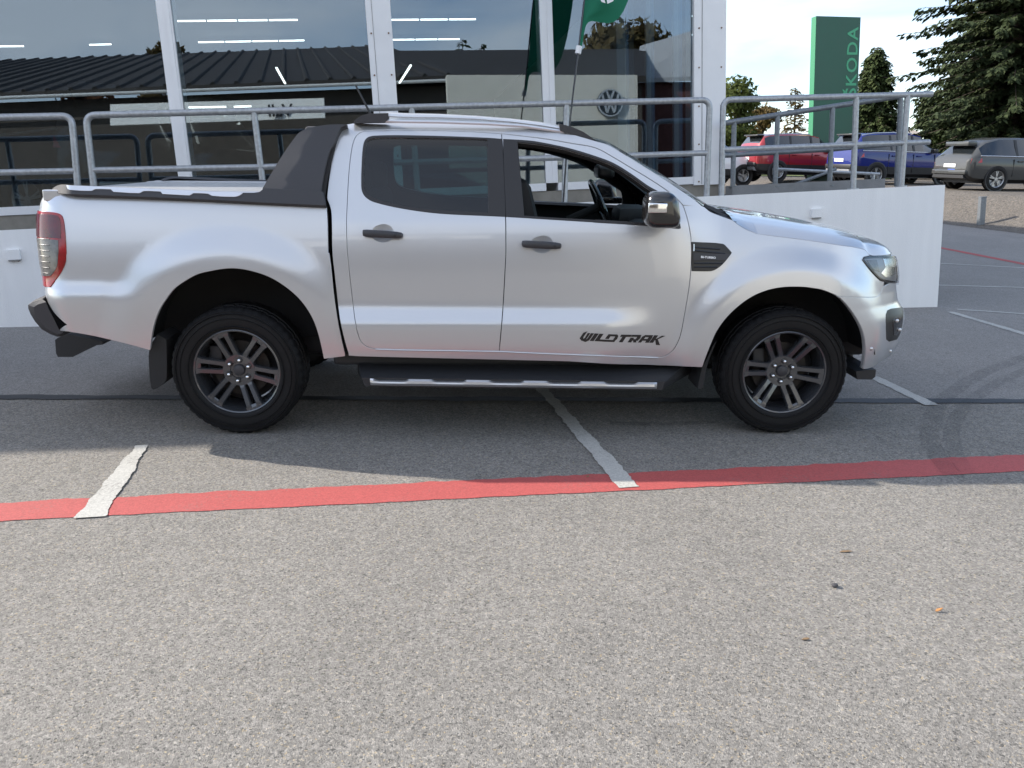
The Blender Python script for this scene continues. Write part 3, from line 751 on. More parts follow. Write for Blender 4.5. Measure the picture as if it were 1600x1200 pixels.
def set_grid():
    global _sg, _zg, _pg
    _sg, _zg = np.meshgrid(np.concatenate([np.linspace(-1.16, -.8, 30), np.linspace(-.78, 3.3, 110), np.linspace(3.32, 4.3, 60)]), np.linspace(.26, 1.80, 90))
    _pg = project(surf(_sg, _zg)).reshape(-1, 2); _sg = _sg.ravel(); _zg = _zg.ravel()
    _ca = np.array([(CAM - TO) @ TX, (CAM - TO) @ TY, (CAM - TO) @ GN])
    _nn = np.cross(surf(_sg + .003, _zg) - surf(_sg - .003, _zg), surf(_sg, _zg + .003) - surf(_sg, _zg - .003))
    _ok = ((_ca - surf(_sg, _zg)) * _nn).sum(1) > 0            # only the side turned to the camera
    _pg, _sg, _zg = _pg[_ok], _sg[_ok], _zg[_ok]
set_grid()
def px_sz(px):
    px = np.asarray(px, float)
    idx = [int(np.argmin(((_pg - p) ** 2).sum(1))) for p in px]
    s, z = _sg[idx].copy(), _zg[idx].copy(); s0, z0 = s.copy(), z.copy()
    for it in range(14):
        p = project(surf(s, z)); e = p - px; h = 1e-4
        js = (project(surf(s + h, z)) - p) / h; jz = (project(surf(s, z + h)) - p) / h
        det = js[:, 0] * jz[:, 1] - js[:, 1] * jz[:, 0]; det = np.where(np.abs(det) < 1e-3, 1e9, det)
        ds = -(e[:, 0] * jz[:, 1] - e[:, 1] * jz[:, 0]) / det; dz = -(js[:, 0] * e[:, 1] - js[:, 1] * e[:, 0]) / det
        s = s + np.clip(ds, -.03, .03) * .8; z = z + np.clip(dz, -.03, .03) * .8
    bad = (np.hypot(*(project(surf(s, z)) - px).T) > 2.0) | (np.hypot(s - s0, z - z0) > .12)
    s[bad] = s0[bad]; z[bad] = z0[bad]
    return np.stack([s, z], -1)
# enlarged views of the photograph the outlines were read from: origin, scale
VIEW = dict(A=(30, 170, 16 / 3), B=(30, 395, 16 / 3), C=(330, 170, 16 / 3), D=(330, 395, 16 / 3), E=(630, 170, 16 / 3), F=(930, 170, 16 / 3),
            G=(1000, 395, 16 / 3), H=(1180, 350, 16 / 3), I=(250, 460, 16 / 3), J=(1090, 460, 16 / 3), P=(0, 0, 1))
def V(txt):
    out_ = []
    for blk in txt.split(';'):
        blk = blk.split()
        ox, oy, k = VIEW[blk[0]]
        for w_ in blk[1:]:
            x, y = w_.split(','); out_.append((ox + float(x) / k, oy + float(y) / k))
    return out_
def smooth_poly(pts, closed=True, corner=40, sub=4):
    P = [np.array(p, float) for p in pts]; n = len(P); sharp = []
    for i in range(n):
        a = P[i] - P[i - 1]; b_ = P[(i + 1) % n] - P[i]
        ang = math.degrees(math.acos(np.clip(a @ b_ / (np.linalg.norm(a) * np.linalg.norm(b_) + 1e-9), -1, 1)))
        sharp.append(ang > corner or (not closed and i in (0, n - 1)))
    out_ = []
    for i in range(n if closed else n - 1):
        p1, p2 = P[i], P[(i + 1) % n]
        p0 = P[i - 1] if not sharp[i] else 2 * p1 - p2
        p3 = P[(i + 2) % n] if not sharp[(i + 1) % n] else 2 * p2 - p1
        L = np.linalg.norm(p2 - p1); l0 = np.linalg.norm(p1 - p0); l3 = np.linalg.norm(p3 - p2)
        m1 = (p2 - p0) * L / (L + l0 + 1e-9); m2 = (p3 - p1) * L / (L + l3 + 1e-9)
        for k in range(sub):
            t = k / sub; out_.append((2 * t ** 3 - 3 * t ** 2 + 1) * p1 + (t ** 3 - 2 * t ** 2 + t) * m1 + (-2 * t ** 3 + 3 * t ** 2) * p2 + (t ** 3 - t ** 2) * m2)
    if not closed: out_.append(P[-1])
    return out_
def inside(pts, poly):
    poly = np.asarray(poly); x, y = pts[:, 0], pts[:, 1]; r_ = np.zeros(len(pts), bool); n = len(poly); j = n - 1
    for i in range(n):
        xi, yi = poly[i]; xj, yj = poly[j]
        if yi != yj:
            c_ = ((yi > y) != (yj > y)) & (x < (xj - xi) * (y - yi) / (yj - yi) + xi); r_ ^= c_
        j = i
    return r_
def area(p):
    p = np.asarray(p); return .5 * np.sum(p[:, 0] * np.roll(p[:, 1], -1) - p[:, 1] * np.roll(p[:, 0], -1))
def dense(p, step):
    out_ = []; n = len(p)
    for i in range(n):
        a, b_ = np.array(p[i]), np.array(p[(i + 1) % n]); k = max(1, int(np.ceil(np.linalg.norm(b_ - a) / step)))
        out_ += [a + (b_ - a) * t / k for t in range(k)]
    res = [out_[0]]
    for q in out_[1:]:
        if np.linalg.norm(q - res[-1]) > .0015: res.append(q)
    if np.linalg.norm(res[0] - res[-1]) < .0015: res.pop()
    return res
def inset(p, d):
    p = np.asarray(p); n = len(p); sgn = 1 if area(p) > 0 else -1; out_ = []
    for i in range(n):
        a = p[i] - p[i - 1]; b_ = p[(i + 1) % n] - p[i]
        na = np.array([-a[1], a[0]]) / (np.linalg.norm(a) + 1e-9); nb = np.array([-b_[1], b_[0]]) / (np.linalg.norm(b_) + 1e-9)
        m_ = na + nb; l = np.linalg.norm(m_); m_ = m_ / l if l > .3 else na
        out_.append(p[i] + sgn * m_ * d)
    return out_
def panel(name, outline, matr, parent, holes=(), off=0.0, step=.035, flange=.014, S=None, gap=0.0, both=True, lip=0.0):
    """sheet metal: outline and holes in (s, z), bent onto the body surface S; edges turned in by the flange"""
    S = S or surf
    outs = dense(inset(outline, gap) if gap else outline, step * .6)
    hs = [dense(h_, step * .6) for h_ in holes]
    verts = []; edges = []
    for loop in [outs] + hs:
        n0 = len(verts); verts += [tuple(q) for q in loop]; edges += [(n0 + i, n0 + (i + 1) % len(loop)) for i in range(len(loop))]
    lo = np.min(outs, 0); hi = np.max(outs, 0)
    gx_ = np.arange(lo[0] + step / 2, hi[0], step); gz_ = np.arange(lo[1] + step / 2, hi[1], step * .7)
    G_ = np.array([(a + (.25 if j % 2 else -.25) * step, c_) for j, c_ in enumerate(gz_) for a in gx_]) if len(gx_) and len(gz_) else np.zeros((0, 2))
    if len(G_):
        keep = inside(G_, outs)
        for h_ in hs: keep &= ~inside(G_, h_)
        B_ = np.array(verts)
        G_ = G_[keep]
        if len(G_):
            dm = np.min(np.hypot(G_[:, None, 0] - B_[None, :, 0], G_[:, None, 1] - B_[None, :, 1]), 1); G_ = G_[dm > step * .38]
        verts += [tuple(q) for q in G_]
    vo_, eo_, fo_, *_ = delaunay_2d_cdt([Vector(v) for v in verts], edges, [], 0, 1e-7)
    vo_ = np.array([tuple(v) for v in vo_]); fo_ = np.array([tuple(f) for f in fo_])
    cen = vo_[fo_].mean(1); keep = inside(cen, outs)
    for h_ in hs: keep &= ~inside(cen, h_)
    fo_ = fo_[keep]
    def geo(sz):
        s, z = sz[:, 0], sz[:, 1]; p = S(s, z); h_ = 2e-3
        ds = S(s + h_, z) - S(s - h_, z); dz = S(s, z + h_) - S(s, z - h_)
        n = np.cross(ds, dz); n /= np.linalg.norm(n, axis=1, keepdims=True) + 1e-12
        return p, n
    p, n = geo(vo_)
    n = np.where(n[:, 1:2] > .0, n, n)
    if n[:, 1].mean() > 0: n = -n
    P_ = p + n * off
    e0, e1 = vo_[fo_[:, 1]] - vo_[fo_[:, 0]], vo_[fo_[:, 2]] - vo_[fo_[:, 0]]
    flip = (e0[:, 0] * e1[:, 1] - e0[:, 1] * e1[:, 0]) < 0
    fo_[flip] = fo_[flip][:, ::-1]
    V_ = [tuple(q) for q in P_]; NN = [tuple(q) for q in n]; FF = [tuple(f) for f in fo_]
    if flange > 0:
        cnt = {}
        for f in FF:
            for i in range(3):
                a, c_ = f[i], f[(i + 1) % 3]; cnt[(a, c_)] = cnt.get((a, c_), 0) + 1
        bnd = [e for e in cnt if (e[1], e[0]) not in cnt]
        out_n = {}
        for a, c_ in bnd:
            t = P_[c_] - P_[a]; en_ = np.cross(t, (n[a] + n[c_]) / 2); en_ /= np.linalg.norm(en_) + 1e-12
            for q in (a, c_): out_n[q] = out_n.get(q, 0) + en_
        idx = {}
        r_ = min(.004, flange * .4)
        for q, en_ in out_n.items():
            en_ = en_ / (np.linalg.norm(en_) + 1e-12)
            idx[q] = (len(V_), len(V_) + 1)
            V_.append(tuple(P_[q] + en_ * r_ * .5 - n[q] * r_)); NN.append(tuple(en_ * .85 + n[q] * .5))
            V_.append(tuple(P_[q] + en_ * (r_ * .5 - lip) - n[q] * flange)); NN.append(tuple(en_))
        for a, c_ in bnd:
            FF.append((c_, a, idx[a][0], idx[c_][0])); FF.append((idx[c_][0], idx[a][0], idx[a][1], idx[c_][1]))
    o = mk(name, V_, FF, matr, parent, smooth=True, normals=NN)
    if both:
        mk(name, [(v[0], -v[1], v[2]) for v in V_], [tuple(reversed(f)) for f in FF], matr, both if both is not True else parent, smooth=True, normals=[(q[0], -q[1], q[2]) for q in NN])
    return o
def sz(txt, closed=True, corner=40, sub=4): return [tuple(q) for q in px_sz(smooth_poly(V(txt), closed, corner, sub))]
def szl(txt, corner=40): return sz(txt, False, corner)

SIL, TRIM, LIN = M['silver'], M['trim'], M['lining']
CUPS = ['P 580,365 583,357 590,352 601,350 610,353 615,360 616,367 611,375 601,379 589,377 582,372', 'P 829,382 832,374 839,370 850,368 859,371 864,377 866,384 860,391 850,396 838,394 831,389']
# --- lines between the panels
L_top = szl('E 0,172 300,178 600,190 820,205 1000,225 1200,250 1400,285 1600,322; F 150,400 300,490 450,580 600,680 690,755')   # over the doors, front wards
L_front = szl('F 690,755 730,800 760,880 785,980 800,1080 805,1200; G 425,150 405,330 370,530 340,680 310,760 270,820 210,862 150,875')
L_bot = szl('G 150,875 0,868; P 880,553.8 780,549.3 680,547.6 630,547; D 1370,803')
L_rear = szl('D 1370,803 1300,785 1250,745 1222,680 1200,580 1185,470 1165,300 1148,150 1133,0; C 1128,1080 1125,950 1130,820 1138,650 1150,480 1170,330 1190,255 1215,215 1255,190 1330,180 1480,174; E 0,172')
L_mid = szl('E 820,205 835,450 853,870 856,1200; P 789.8,410 785.6,485 780,549.3')
def cut(l, p):           # split a line at the point nearest p
    i = int(np.argmin([np.hypot(q[0] - p[0], q[1] - p[1]) for q in l])); return l[:i], l[i:]
ta, tb = cut(L_top, L_mid[0]); ba, bb = cut(L_bot, L_mid[-1])
rear_door_out = ta + L_mid + bb[1:] + L_rear[:-1]
front_door_out = tb + L_front[1:] + ba[1:] + list(reversed(L_mid))[:-1]
rear_glass = sz('C 1600,240 1480,240 1360,243 1305,262 1285,320 1272,480 1270,600 1278,670 1305,715 1370,752 1480,782 1600,812; E 300,846 700,866 712,866 708,560 704,262 690,254 300,244')
front_open = sz('E 950,276 1100,290 1250,314 1400,350 1600,412; F 150,472 300,562 420,648 520,716 585,760 620,860 628,966 400,950 0,925; E 1600,928 1200,906 1006,892 980,600')
rear_trim = sz('C 1600,222 1480,222 1400,224 1320,233 1283,262 1265,330 1255,480 1252,600 1258,685 1290,737 1360,777 1600,832; E 300,872 700,892 849,899 851,868 833,450 822,252 700,243 300,228')
front_trim = sz('E 834,253 1000,262 1100,272 1250,300 1400,334 1600,395; F 150,452 300,543 440,642 560,712 640,790 690,880 712,995 690,999 400,972 0,947; E 1600,945 1200,921 1000,908 859,900 858,868 839,450')
door_r = panel('rear_door', rear_door_out, SIL, truck, [rear_glass, sz(CUPS[0])], gap=.0042)
door_rt = panel('window_trim', rear_trim, TRIM, door_r, [rear_glass], off=.003, flange=.012, both=False)
def far_child(o, name): return [c for c in children_of(truck) if c.name.startswith(name) and c is not o][0]
frd = far_child(door_r, 'rear_door')
def mirror_of(o, parent):
    me = o.data.copy(); 
    c = bpy.data.objects.new(o.name.split('.')[0], me); COL.objects.link(c); c.parent = parent
    nn = [0.0] * (3 * len(me.loops)); 
    bm = bmesh.new(); bm.from_mesh(me)
    for v in bm.verts: v.co.y *= -1
    bmesh.ops.reverse_faces(bm, faces=bm.faces); bm.to_mesh(me); bm.free()
    return c
mirror_of(door_rt, frd)
g_ = panel('window_glass', rear_glass, M['privacy'], door_r, off=-.008, flange=0, both=False, gap=-.006); mirror_of(g_, frd)
# thin bright bead at the front edge of the rear glass
door_f = panel('front_door', front_door_out, SIL, truck, [front_open, sz(CUPS[1])], gap=.0042)
ffd = far_child(door_f, 'front_door')
o = panel('window_trim', front_trim, TRIM, door_f, [front_open], off=.003, flange=.012, both=False); mirror_of(o, ffd)
cab_front = szl('F 805,960'); 
frame_out = szl('C 1180,120; E 0,115 300,118 700,130 1000,150 1340,195; P 911,214.4 930,220; F 100,296 200,352 400,477 600,602 800,737 885,803') \
    + szl('F 880,812 735,803') + list(reversed(L_top)) + list(reversed(L_rear))[1:] + list(reversed(L_bot))[1:] + szl('P 1030,561 1030,571') \
    + szl('P 890,565 680,560 560,557; D 1145,858') + szl('D 1145,845 1120,760 1090,640 1065,500 1045,330 1025,150 1010,0; C 1005,1000 1000,860 985,800 967,750 970,680 985,560 1020,330 1050,220 1075,160 1120,130')
panel('cab_frame', frame_out, SIL, truck, gap=.0022, flange=.03)
lin_out = szl('C 1180,122; E 0,118 300,121 700,133 1000,153 1340,198; P 911,216 930,222; F 100,299 200,355 400,480 600,605 800,740 880,806') + szl('G 520,940 150,930; P 890,563 680,558; D 1150,850') + szl('D 1045,330 1015,0; C 1005,860 975,750 990,560 1060,210 1120,140')
MB().tube([surf(*q) + np.array([0, -.002, 0]) for q in L_bot[::3]], .0045, 8).build('sill_highlight_bead', SIL, truck, smooth=True)  # bead added along the door bottoms to catch the sky as a bright line
MB().tube([surf(*q) * [1, -1, 1] for q in L_bot[::3]], .0045, 8).build('sill_highlight_bead', SIL, truck, smooth=True)
panel('cabin_lining', lin_out, LIN, truck, [front_open, rear_glass], off=-.016, flange=.05)
# --- front wing, bumper
arch_f = szl('G 520,952 545,880 580,790 640,655 730,532 850,422 960,352 1080,307 1200,286 1300,283 1380,286 1460,297; H 560,548 690,603 760,668 830,760 880,850 910,940 922,1050 915,1150 905,1205')
i_s = int(np.argmin([np.hypot(*(np.array(q) - px_sz(V('H 690,603'))[0])) for q in arch_f]))
seam = szl('H 690,605 800,608 1000,608 1035,590 1070,520')
fender_out = [L_front[4]] + L_front[5:] + szl('P 1029,571 1097,574') + arch_f[:i_s + 1] + seam[1:] + szl('H 1075,480 1040,470 960,390 893,302 905,275 955,262') + szl('H 950,255 905,210 700,175 400,130 0,80; F 1340,1035 1270,1010 1200,970 1140,925') + szl('F 1130,922 1060,897 960,857 890,808 735,806')
panel('front_wing', fender_out, SIL, truck, gap=.0022, flange=.03)
zs = [(4.32, .88), (4.32, .44)]
bump_out = seam + [(3.95, .905), (4.10, .905), (4.32, .905), (4.33, .43), (4.1, .43), (3.9, .41), (3.75, .395)] + szl('P 1349,577') + list(reversed(arch_f[i_s:]))[1:-1]
bump = panel('front_bumper', bump_out, SIL, truck, gap=.002, flange=.03)
fog = sz('H 1100,722 1130,707 1190,699 1222,694 1232,722 1229,800 1207,912 1180,962 1115,980 1092,962 1088,765')
fb = panel('fog_lamp_bezel', fog, M['vent_black'], bump, off=.0015, flange=.006, both=False)
fog2 = sz('H 1145,800 1170,782 1215,776 1218,805 1198,900 1175,928 1150,925')
panel('fog_lamp', fog2, M['gloss_black'], fb, off=.004, flange=.004, both=False)
def blob(name, p, r_, matr, parent, sq=(1, 1, 1)):
    bm = bmesh.new(); bmesh.ops.create_uvsphere(bm, u_segments=14, v_segments=8, radius=1)
    me = bpy.data.meshes.new(name)
    for v in bm.verts: v.co = Vector((p[0] + v.co.x * r_ * sq[0], p[1] + v.co.y * r_ * sq[1], p[2] + v.co.z * r_ * sq[2]))
    for f in bm.faces: f.smooth = True
    bm.to_mesh(me); bm.free(); me.materials.append(matr)
    o = bpy.data.objects.new(name, me); COL.objects.link(o); o.parent = parent; return o
for px in ('H 1168,805', 'H 1190,880'):
    a = px_sz(V(px))[0]; blob('bulb', surf(*a) + np.array([.006, -.008, 0]), .012, M['satin'], fb, (1, .6, 1))
for px in ('H 966,1040', 'H 1124,1060'):
    a = px_sz(V(px))[0]; blob('parking_sensor', surf(*a), .011, M['satin'], bump, (1, .6, 1))
# grille and closing sheets across the nose
gp = []
for z in np.linspace(.86, 1.04, 5):
    row = [surf(s, z) + np.array([-.012, 0, 0]) for s in np.linspace(3.95, 4.31, 12)]
    row = row + [(q[0], -q[1], q[2]) for q in reversed(row)]; gp.append(row)
MB().grid(gp).build('grille', M['gloss_black'], truck, smooth=True)
for z in (.90, .955, 1.01):
    row = [surf(s, z) + np.array([.004, 0, 0]) for s in np.linspace(4.16, 4.31, 8)]; row = row + [(q[0], -q[1], q[2]) for q in reversed(row)]
    MB().tube(row, .012, 6).build('grille_bar', M['satin'], truck, smooth=True)
# --- head lamp: dark bowl, reflectors, clear cover
hl = sz('H 962,268 1080,267 1168,269 1188,290 1203,340 1210,420 1204,494 1180,494 1100,484 1040,464 960,384 893,300 905,277')
hl2 = [tuple(q) for q in hl]
lamp = panel('headlight', hl2, M['head_bowl'], truck, off=.000, flange=.02)
panel('lamp_rim', hl2, M['gloss_black'], lamp, [inset(hl2, .010)], off=.006, flange=.01, both=False)
refl = sz('H 1065,290 1140,285 1155,330 1165,420 1085,445 1048,410 1085,360')
panel('reflector', refl, M['chrome'], lamp, off=.003, flange=.003, both=False, step=.02)
refl2 = sz('H 925,300 1010,300 1035,400 985,380')
panel('indicator', refl2, M['smoke_lens'], lamp, off=.003, flange=.003, both=False, step=.02)
panel('lamp_cover', inset(hl2, .004), M['head_lens'], lamp, off=.014, flange=.012, both=False)
# --- bonnet
B_side = [surf(*q) for q in szl('F 1140,925 1200,970 1270,1010 1340,1035; H 0,80 400,130 700,175 905,210 950,255') ]
B_nose = [surf(s, z) for s, z in zip(np.linspace(px_sz(V('H 985,264'))[0][0], 4.32, 16), np.interp(np.linspace(0, 1, 16), [0, .3, 1], [px_sz(V('H 985,264'))[0][1], 1.058, 1.045]))]
Bd = B_side + B_nose
def spine_z(x): return float(np.interp(x, [2.72, 2.9, 3.2, 3.5, 3.7, 3.85, 3.95, 4.02, 4.06], [1.325, 1.305, 1.268, 1.222, 1.182, 1.145, 1.105, 1.07, 1.045]))
rows = []
for q in Bd:
    xc = min(q[0] + .02, 4.05) if q[0] < 3.9 else 4.05 - (4.05 - q[0]) * .3; zc = max(spine_z(xc), q[2])
    if q is Bd[-1]: zc = q[2] + .002
    row = []
    for v in [0, .012, .03, .055, .085, .12, .16, .21, .3, .45, .65, .85, 1.0]:
        gz = 1 - (1 - min(v / .16, 1)) ** 2.2
        dz = (zc - q[2]); z = q[2] + dz * (.44 * gz + .56 * (1 - (1 - v) ** 2))
        if .16 < v < .45: z += .012 * math.sin((v - .16) / .29 * math.pi) * min(1, max(0, (4.0 - q[0]) / .5))
        row.append((q[0] + (xc - q[0]) * v, q[1] * (1 - v), z))
    rows.append(row + [(p[0], -p[1], p[2]) for p in reversed(row[:-1])])
bn = MB().grid(rows).build('bonnet', SIL, truck, smooth=True, angle=60)
# lip down into the wing gap
MB().grid([[tuple(q), (q[0], q[1] + .02, q[2] - .03)] for q in Bd]).build('bonnet_lip', SIL, bn, smooth=True)
# --- scuttle and wipers at the foot of the windscreen
A_out = [surf(*q) for q in szl('P 881,206.6 911,214.4 930,220; F 100,296 200,352 400,477 600,602 800,737 890,805 985,872')]
sc0 = surf(*px_sz(V('F 900,812'))[0]); sc1 = Bd[0]
rows = []
for v in np.linspace(0, 1, 9):
    y0 = sc0[1] * (1 - v); y1 = sc1[1] * (1 - v)
    rows.append([(sc0[0] + .02 + .10 * (1 - (1 - v) ** 2), y0 + .03 * (1 - v), sc0[2] - .03 + .03 * v), (sc1[0] + .03, y1, sc1[2] - .012 + .06 * (1 - (1 - v) ** 2))])
rows += [[(p[0], -p[1], p[2]) for p in r_] for r_ in reversed(rows[:-1])]
MB().grid(rows).build('scuttle', M['black_plastic'], truck)
rnd = random.Random(2)
wp = [t_loc(p, -.62) for p in ((1108, 325), (1118, 329), (1130, 332), (1141, 336))]
MB().tube(wp, .014, 6).build('wiper', M['black_plastic'], truck, smooth=True)
wp = [t_loc(p, -.70) for p in ((1100, 322), (1122, 334), (1141, 342))]
MB().tube(wp, .016, 6).build('wiper', M['black_plastic'], truck, smooth=True)
# --- windscreen, roof, cab back
rows = []
for q in A_out[::2]:
    row = []
    for v in np.linspace(0, 1, 9):
        k = 1 - (1 - v) ** 2; row.append((q[0] + .10 * k * np.interp(q[2], [1.3, 1.75], [1.0, .5]), q[1] * (1 - v), q[2] + .03 * k))
    rows.append(row + [(p[0], -p[1], p[2]) for p in reversed(row[:-1])])
ws = MB().grid(rows).build('windscreen', M['car_glass'], truck, smooth=True, angle=80)
rf = [surf(*q) for q in szl('C 1180,120; E 0,115 300,118 700,130 1000,150 1340,195')]
rows = []
for q in rf:
    row = [(q[0], q[1] * (1 - v), q[2] + .055 * (1 - (1 - v) ** 2.4)) for v in (0, .03, .08, .15, .25, .4, .6, .8, 1)]
    rows.append(row + [(p[0], -p[1], p[2]) for p in reversed(row[:-1])])
MB().grid(rows).build('roof', SIL, truck, smooth=True, angle=60)
rows2 = [[(p[0], p[1] * .96, p[2] - .05) for p in r_] for r_ in rows]
MB().grid(rows2).build('headlining', LIN, truck, smooth=True)
bk_ = [surf(*q) for q in szl('C 1120,130 1075,160 1050,220 1020,330 985,560 970,680 967,750 985,800 1000,860 1010,1100')]
rows = []
for q in bk_:
    row = [(q[0] - .03 * (1 - (1 - v) ** 3), q[1] * (1 - v), q[2]) for v in (0, .04, .1, .3, .6, 1)]
    rows.append(row + [(p[0], -p[1], p[2]) for p in reversed(row[:-1])])
MB().grid(rows).build('cab_back', M['trim'], truck, smooth=True)
# --- load bed
KB = 1.0; set_grid()
arch_r = szl('D 938,882 920,790 890,670 850,560 790,455 710,360 600,270 480,200 350,155 230,132 130,130 0,150; B 1480,180 1380,235 1290,300 1220,390 1170,470 1130,570 1105,680 1090,812')
bed_top = szl('A 300,704 600,715 1000,730 1600,755; C 500,785 955,806')
bed_out = bed_top + szl('C 960,815 968,950 972,1200; D 980,0 1000,150 1020,330 1040,480 1065,620 1095,760 1115,846') + szl('D 1115,862 940,884') + arch_r[1:] \
    + szl('B 1080,810 900,760 600,690 335,645') + [(-.90, .665), (-.99, .735), (-1.06, .80), (-1.20, .80), (-1.21, 1.10), (-1.21, 1.33), (-1.17, 1.368), (-1.06, 1.386)]
bed = panel('bed_side', bed_out, SIL, truck, gap=.0015, flange=.03)
tl = sz('A 128,864 160,858 250,862 330,875 360,900 378,980 388,1100 392,1200; B 390,0 385,80 350,160 300,230 260,285 230,297 184,292 172,230 158,100 142,20; A 126,1060 122,960', corner=50)
tl = [(-1.13 if (q[0] < -.985) else q[0], q[1]) for q in tl]
tail = panel('tail_light', tl, M['red_lens'], truck, off=.006, flange=.012)
cl = sz('A 165,1082 330,1096 332,1200; B 330,0 320,110 270,190 215,232 187,234 172,110 150,0')
cl = [(-1.12 if (q[0] < -.97) else q[0], q[1]) for q in cl]
panel('reversing_lens', cl, M['smoke_lens'], tail, off=.0085, flange=.004, both=False)
st_ = sz('A 155,885 240,882 318,892 340,915 350,985 352,1080 165,1066 155,970')
st_ = [(-1.12 if (q[0] < -.97) else q[0], q[1]) for q in st_]
panel('stop_lens', st_, M['dark_red_lens'], tail, off=.0085, flange=.004, both=False)
for k in range(7):
    zz_ = 1.135 - .031 * k; ss_ = np.linspace(-1.06, np.interp(zz_, [.95, 1.0, 1.15], [-.97, -.955, -.945]) - .012, 6)
    MB().tube([surf(s_, zz_) + np.array([0, -.010, 0]) for s_ in ss_], .0028, 5).build('lens_rib', M['smoke_lens'], tail)
tg = []
for z in np.linspace(.80, 1.385, 10):
    q = surf(-1.2, z); tg.append([(q[0], q[1] * (1 - v) + 0 * v, z) for v in (0, .2, .5, 1)] + [(q[0], -q[1] * (1 - v), z) for v in (.5, .2, 0)])
MB().grid(tg).build('tailgate', SIL, truck, smooth=True)
def capsurf(s, z):
    s = np.asarray(s, float); z = np.asarray(z, float)
    p = surf(s, np.minimum(z, 1.385)); e = np.maximum(z - 1.385, 0)
    p = p.copy(); p[..., 1] += e * .8; p[..., 2] = z; return p
def cap_sz(txt, yl=-.83, closed=True, corner=40):
    return [(q[0], q[2]) for q in (t_loc(p, yl) for p in smooth_poly(V(txt), closed, corner, 3))]
cap = cap_sz('A 190,704 205,690 240,662 300,641 390,638 800,655 1200,672 1600,690; C 270,702 400,697 440,664 930,692 955,803 500,783 0,757; A 1000,732 600,717', -.86)
def capplane(s, z):
    s = np.asarray(s, float); z = np.asarray(z, float)
    return np.stack([s, -.876 + (z - 1.36) * .35 + .10 * sm(-.80, -1.0, s), z], -1)
cp = panel('bed_rail_cap', cap, M['grey_plastic'], truck, off=.006, flange=.05, S=capplane)
ins = cap_sz('A 395,642 800,657 1200,674 1600,692; C 270,704 258,714 235,728 200,735 20,727 -20,710; A 1460,705 1430,724 1205,712 1185,692 1045,688 1010,705 795,694 770,674 640,672 610,686 430,678 410,668', -.86, corner=30)
panel('cap_insert', ins, M['rail_silver'], cp, off=.010, flange=.004, S=capplane, both=False)
# roller cover with ribs between the caps
zc = 1.388
for k in range(12):
    y0 = -.74 + k * 1.48 / 12
    MB().box((-.99, y0 + .003, zc - .02), (.30, y0 + 1.48 / 12 - .003, zc + .004 + (.004 if k in (0, 11) else 0)), .003).build('cover_slat', M['tonneau'], truck)
for sgn in (-1, 1):
    MB().box((-.99, sgn * .79 - .03, zc - .05), (.30, sgn * .79 + .03, zc + .010), .006).build('cover_rail', M['satin'], truck)
MB().box((-1.0, -.75, zc - .4), (.45, .75, zc - .03)).build('bed_box', M['black_plastic'], truck)
# sports bar
def barplane(s, z):
    s = np.asarray(s, float); z = np.asarray(z, float)
    crease = np.interp(z, [1.38, 1.55, 1.72], [.33, .40, .50])          # rear facet turns in
    return np.stack([s, -.852 + (z - 1.39) * .33 + np.maximum(crease - s, 0) * .13 - .01 * np.cos((z - 1.38) * 9), z], -1)
bar = cap_sz('C 442,660 500,545 600,355 690,215 735,178 820,150 900,136 1000,127 1105,128 1060,150 1035,210 1010,290 980,340 950,480 932,640 930,690', -.80)
sb_ = panel('sports_bar', bar, M['grey_plastic'], truck, S=barplane, flange=.10, lip=.0)
bp2 = [q for q in bar]
topb = [q for q in bar if q[1] > 1.66]
xa_, xb_ = min(q[0] for q in topb), max(q[0] for q in topb) - .02; zt_ = max(q[1] for q in bar)
MB().box((xa_ + .06, -.71, zt_ - .09), (xb_ - .03, .71, zt_ - .01), .02).build('bar_hoop', M['grey_plastic'], truck, smooth=True)
for sgn in (-1, 1):
    MB().hexa([(.40, sgn * .80, 1.37), (.545, sgn * .80, 1.37), (.545, sgn * .70, 1.37), (.40, sgn * .70, 1.37), (.54, sgn * .735, 1.69), (.62, sgn * .725, 1.69), (.62, sgn * .60, 1.69), (.54, sgn * .60, 1.69)]).build('bar_sun_block', M['rubber'], truck)  # hidden block added to stop sun slipping between bar and cab
# dark seal between bar and cab
seal = cap_sz('C 1110,128 1062,150 1040,205 1015,320 985,480 965,640 955,770 930,750 930,650 950,480 985,330 1035,190', -.78)
panel('bar_seal', seal, M['rubber'], truck, S=lambda s, z: barplane(s, z) + np.array([0, .02, 0]), flange=.03)
# --- dark seam between cab and bed shows because the bed wall stands clear of the cab
KB = 0.0; set_grid()
# --- rear bumper and tow hitch
bpoly = [t_loc(p, -.87) for p in V('B 58,428 100,400 185,374 215,450 262,540 300,620 325,665 375,668 350,700 320,712 255,688 180,645 120,575 80,510 60,460')]
mbp = MB()
poly2 = [(q[0], q[2]) for q in bpoly]
ys = [(-.86, .06), (-.80, .0), (-.5, -.05), (0, -.07)]
nP = len(poly2); rowsb = []
xm = max(p[0] for p in poly2)
for y, dx in [(-.885, None), (-.87, None), (-.82, 0), (-.5, -.05), (0, -.07), (.5, -.05), (.82, 0), (.87, None), (.885, None)]:
    ring = []
    for (x, z) in poly2:
        if dx is None:
            k = .93 if abs(y) < .88 else .80
            cx_, cz_ = -1.0, .70; ring.append((cx_ + (x - cx_) * k + (.02 if abs(y) > .88 else 0), y, cz_ + (z - cz_) * k))
        else: ring.append((x + dx * min(1, max(0, (xm - x) / .2)), y, z))
    rowsb.append(ring + [ring[0]])
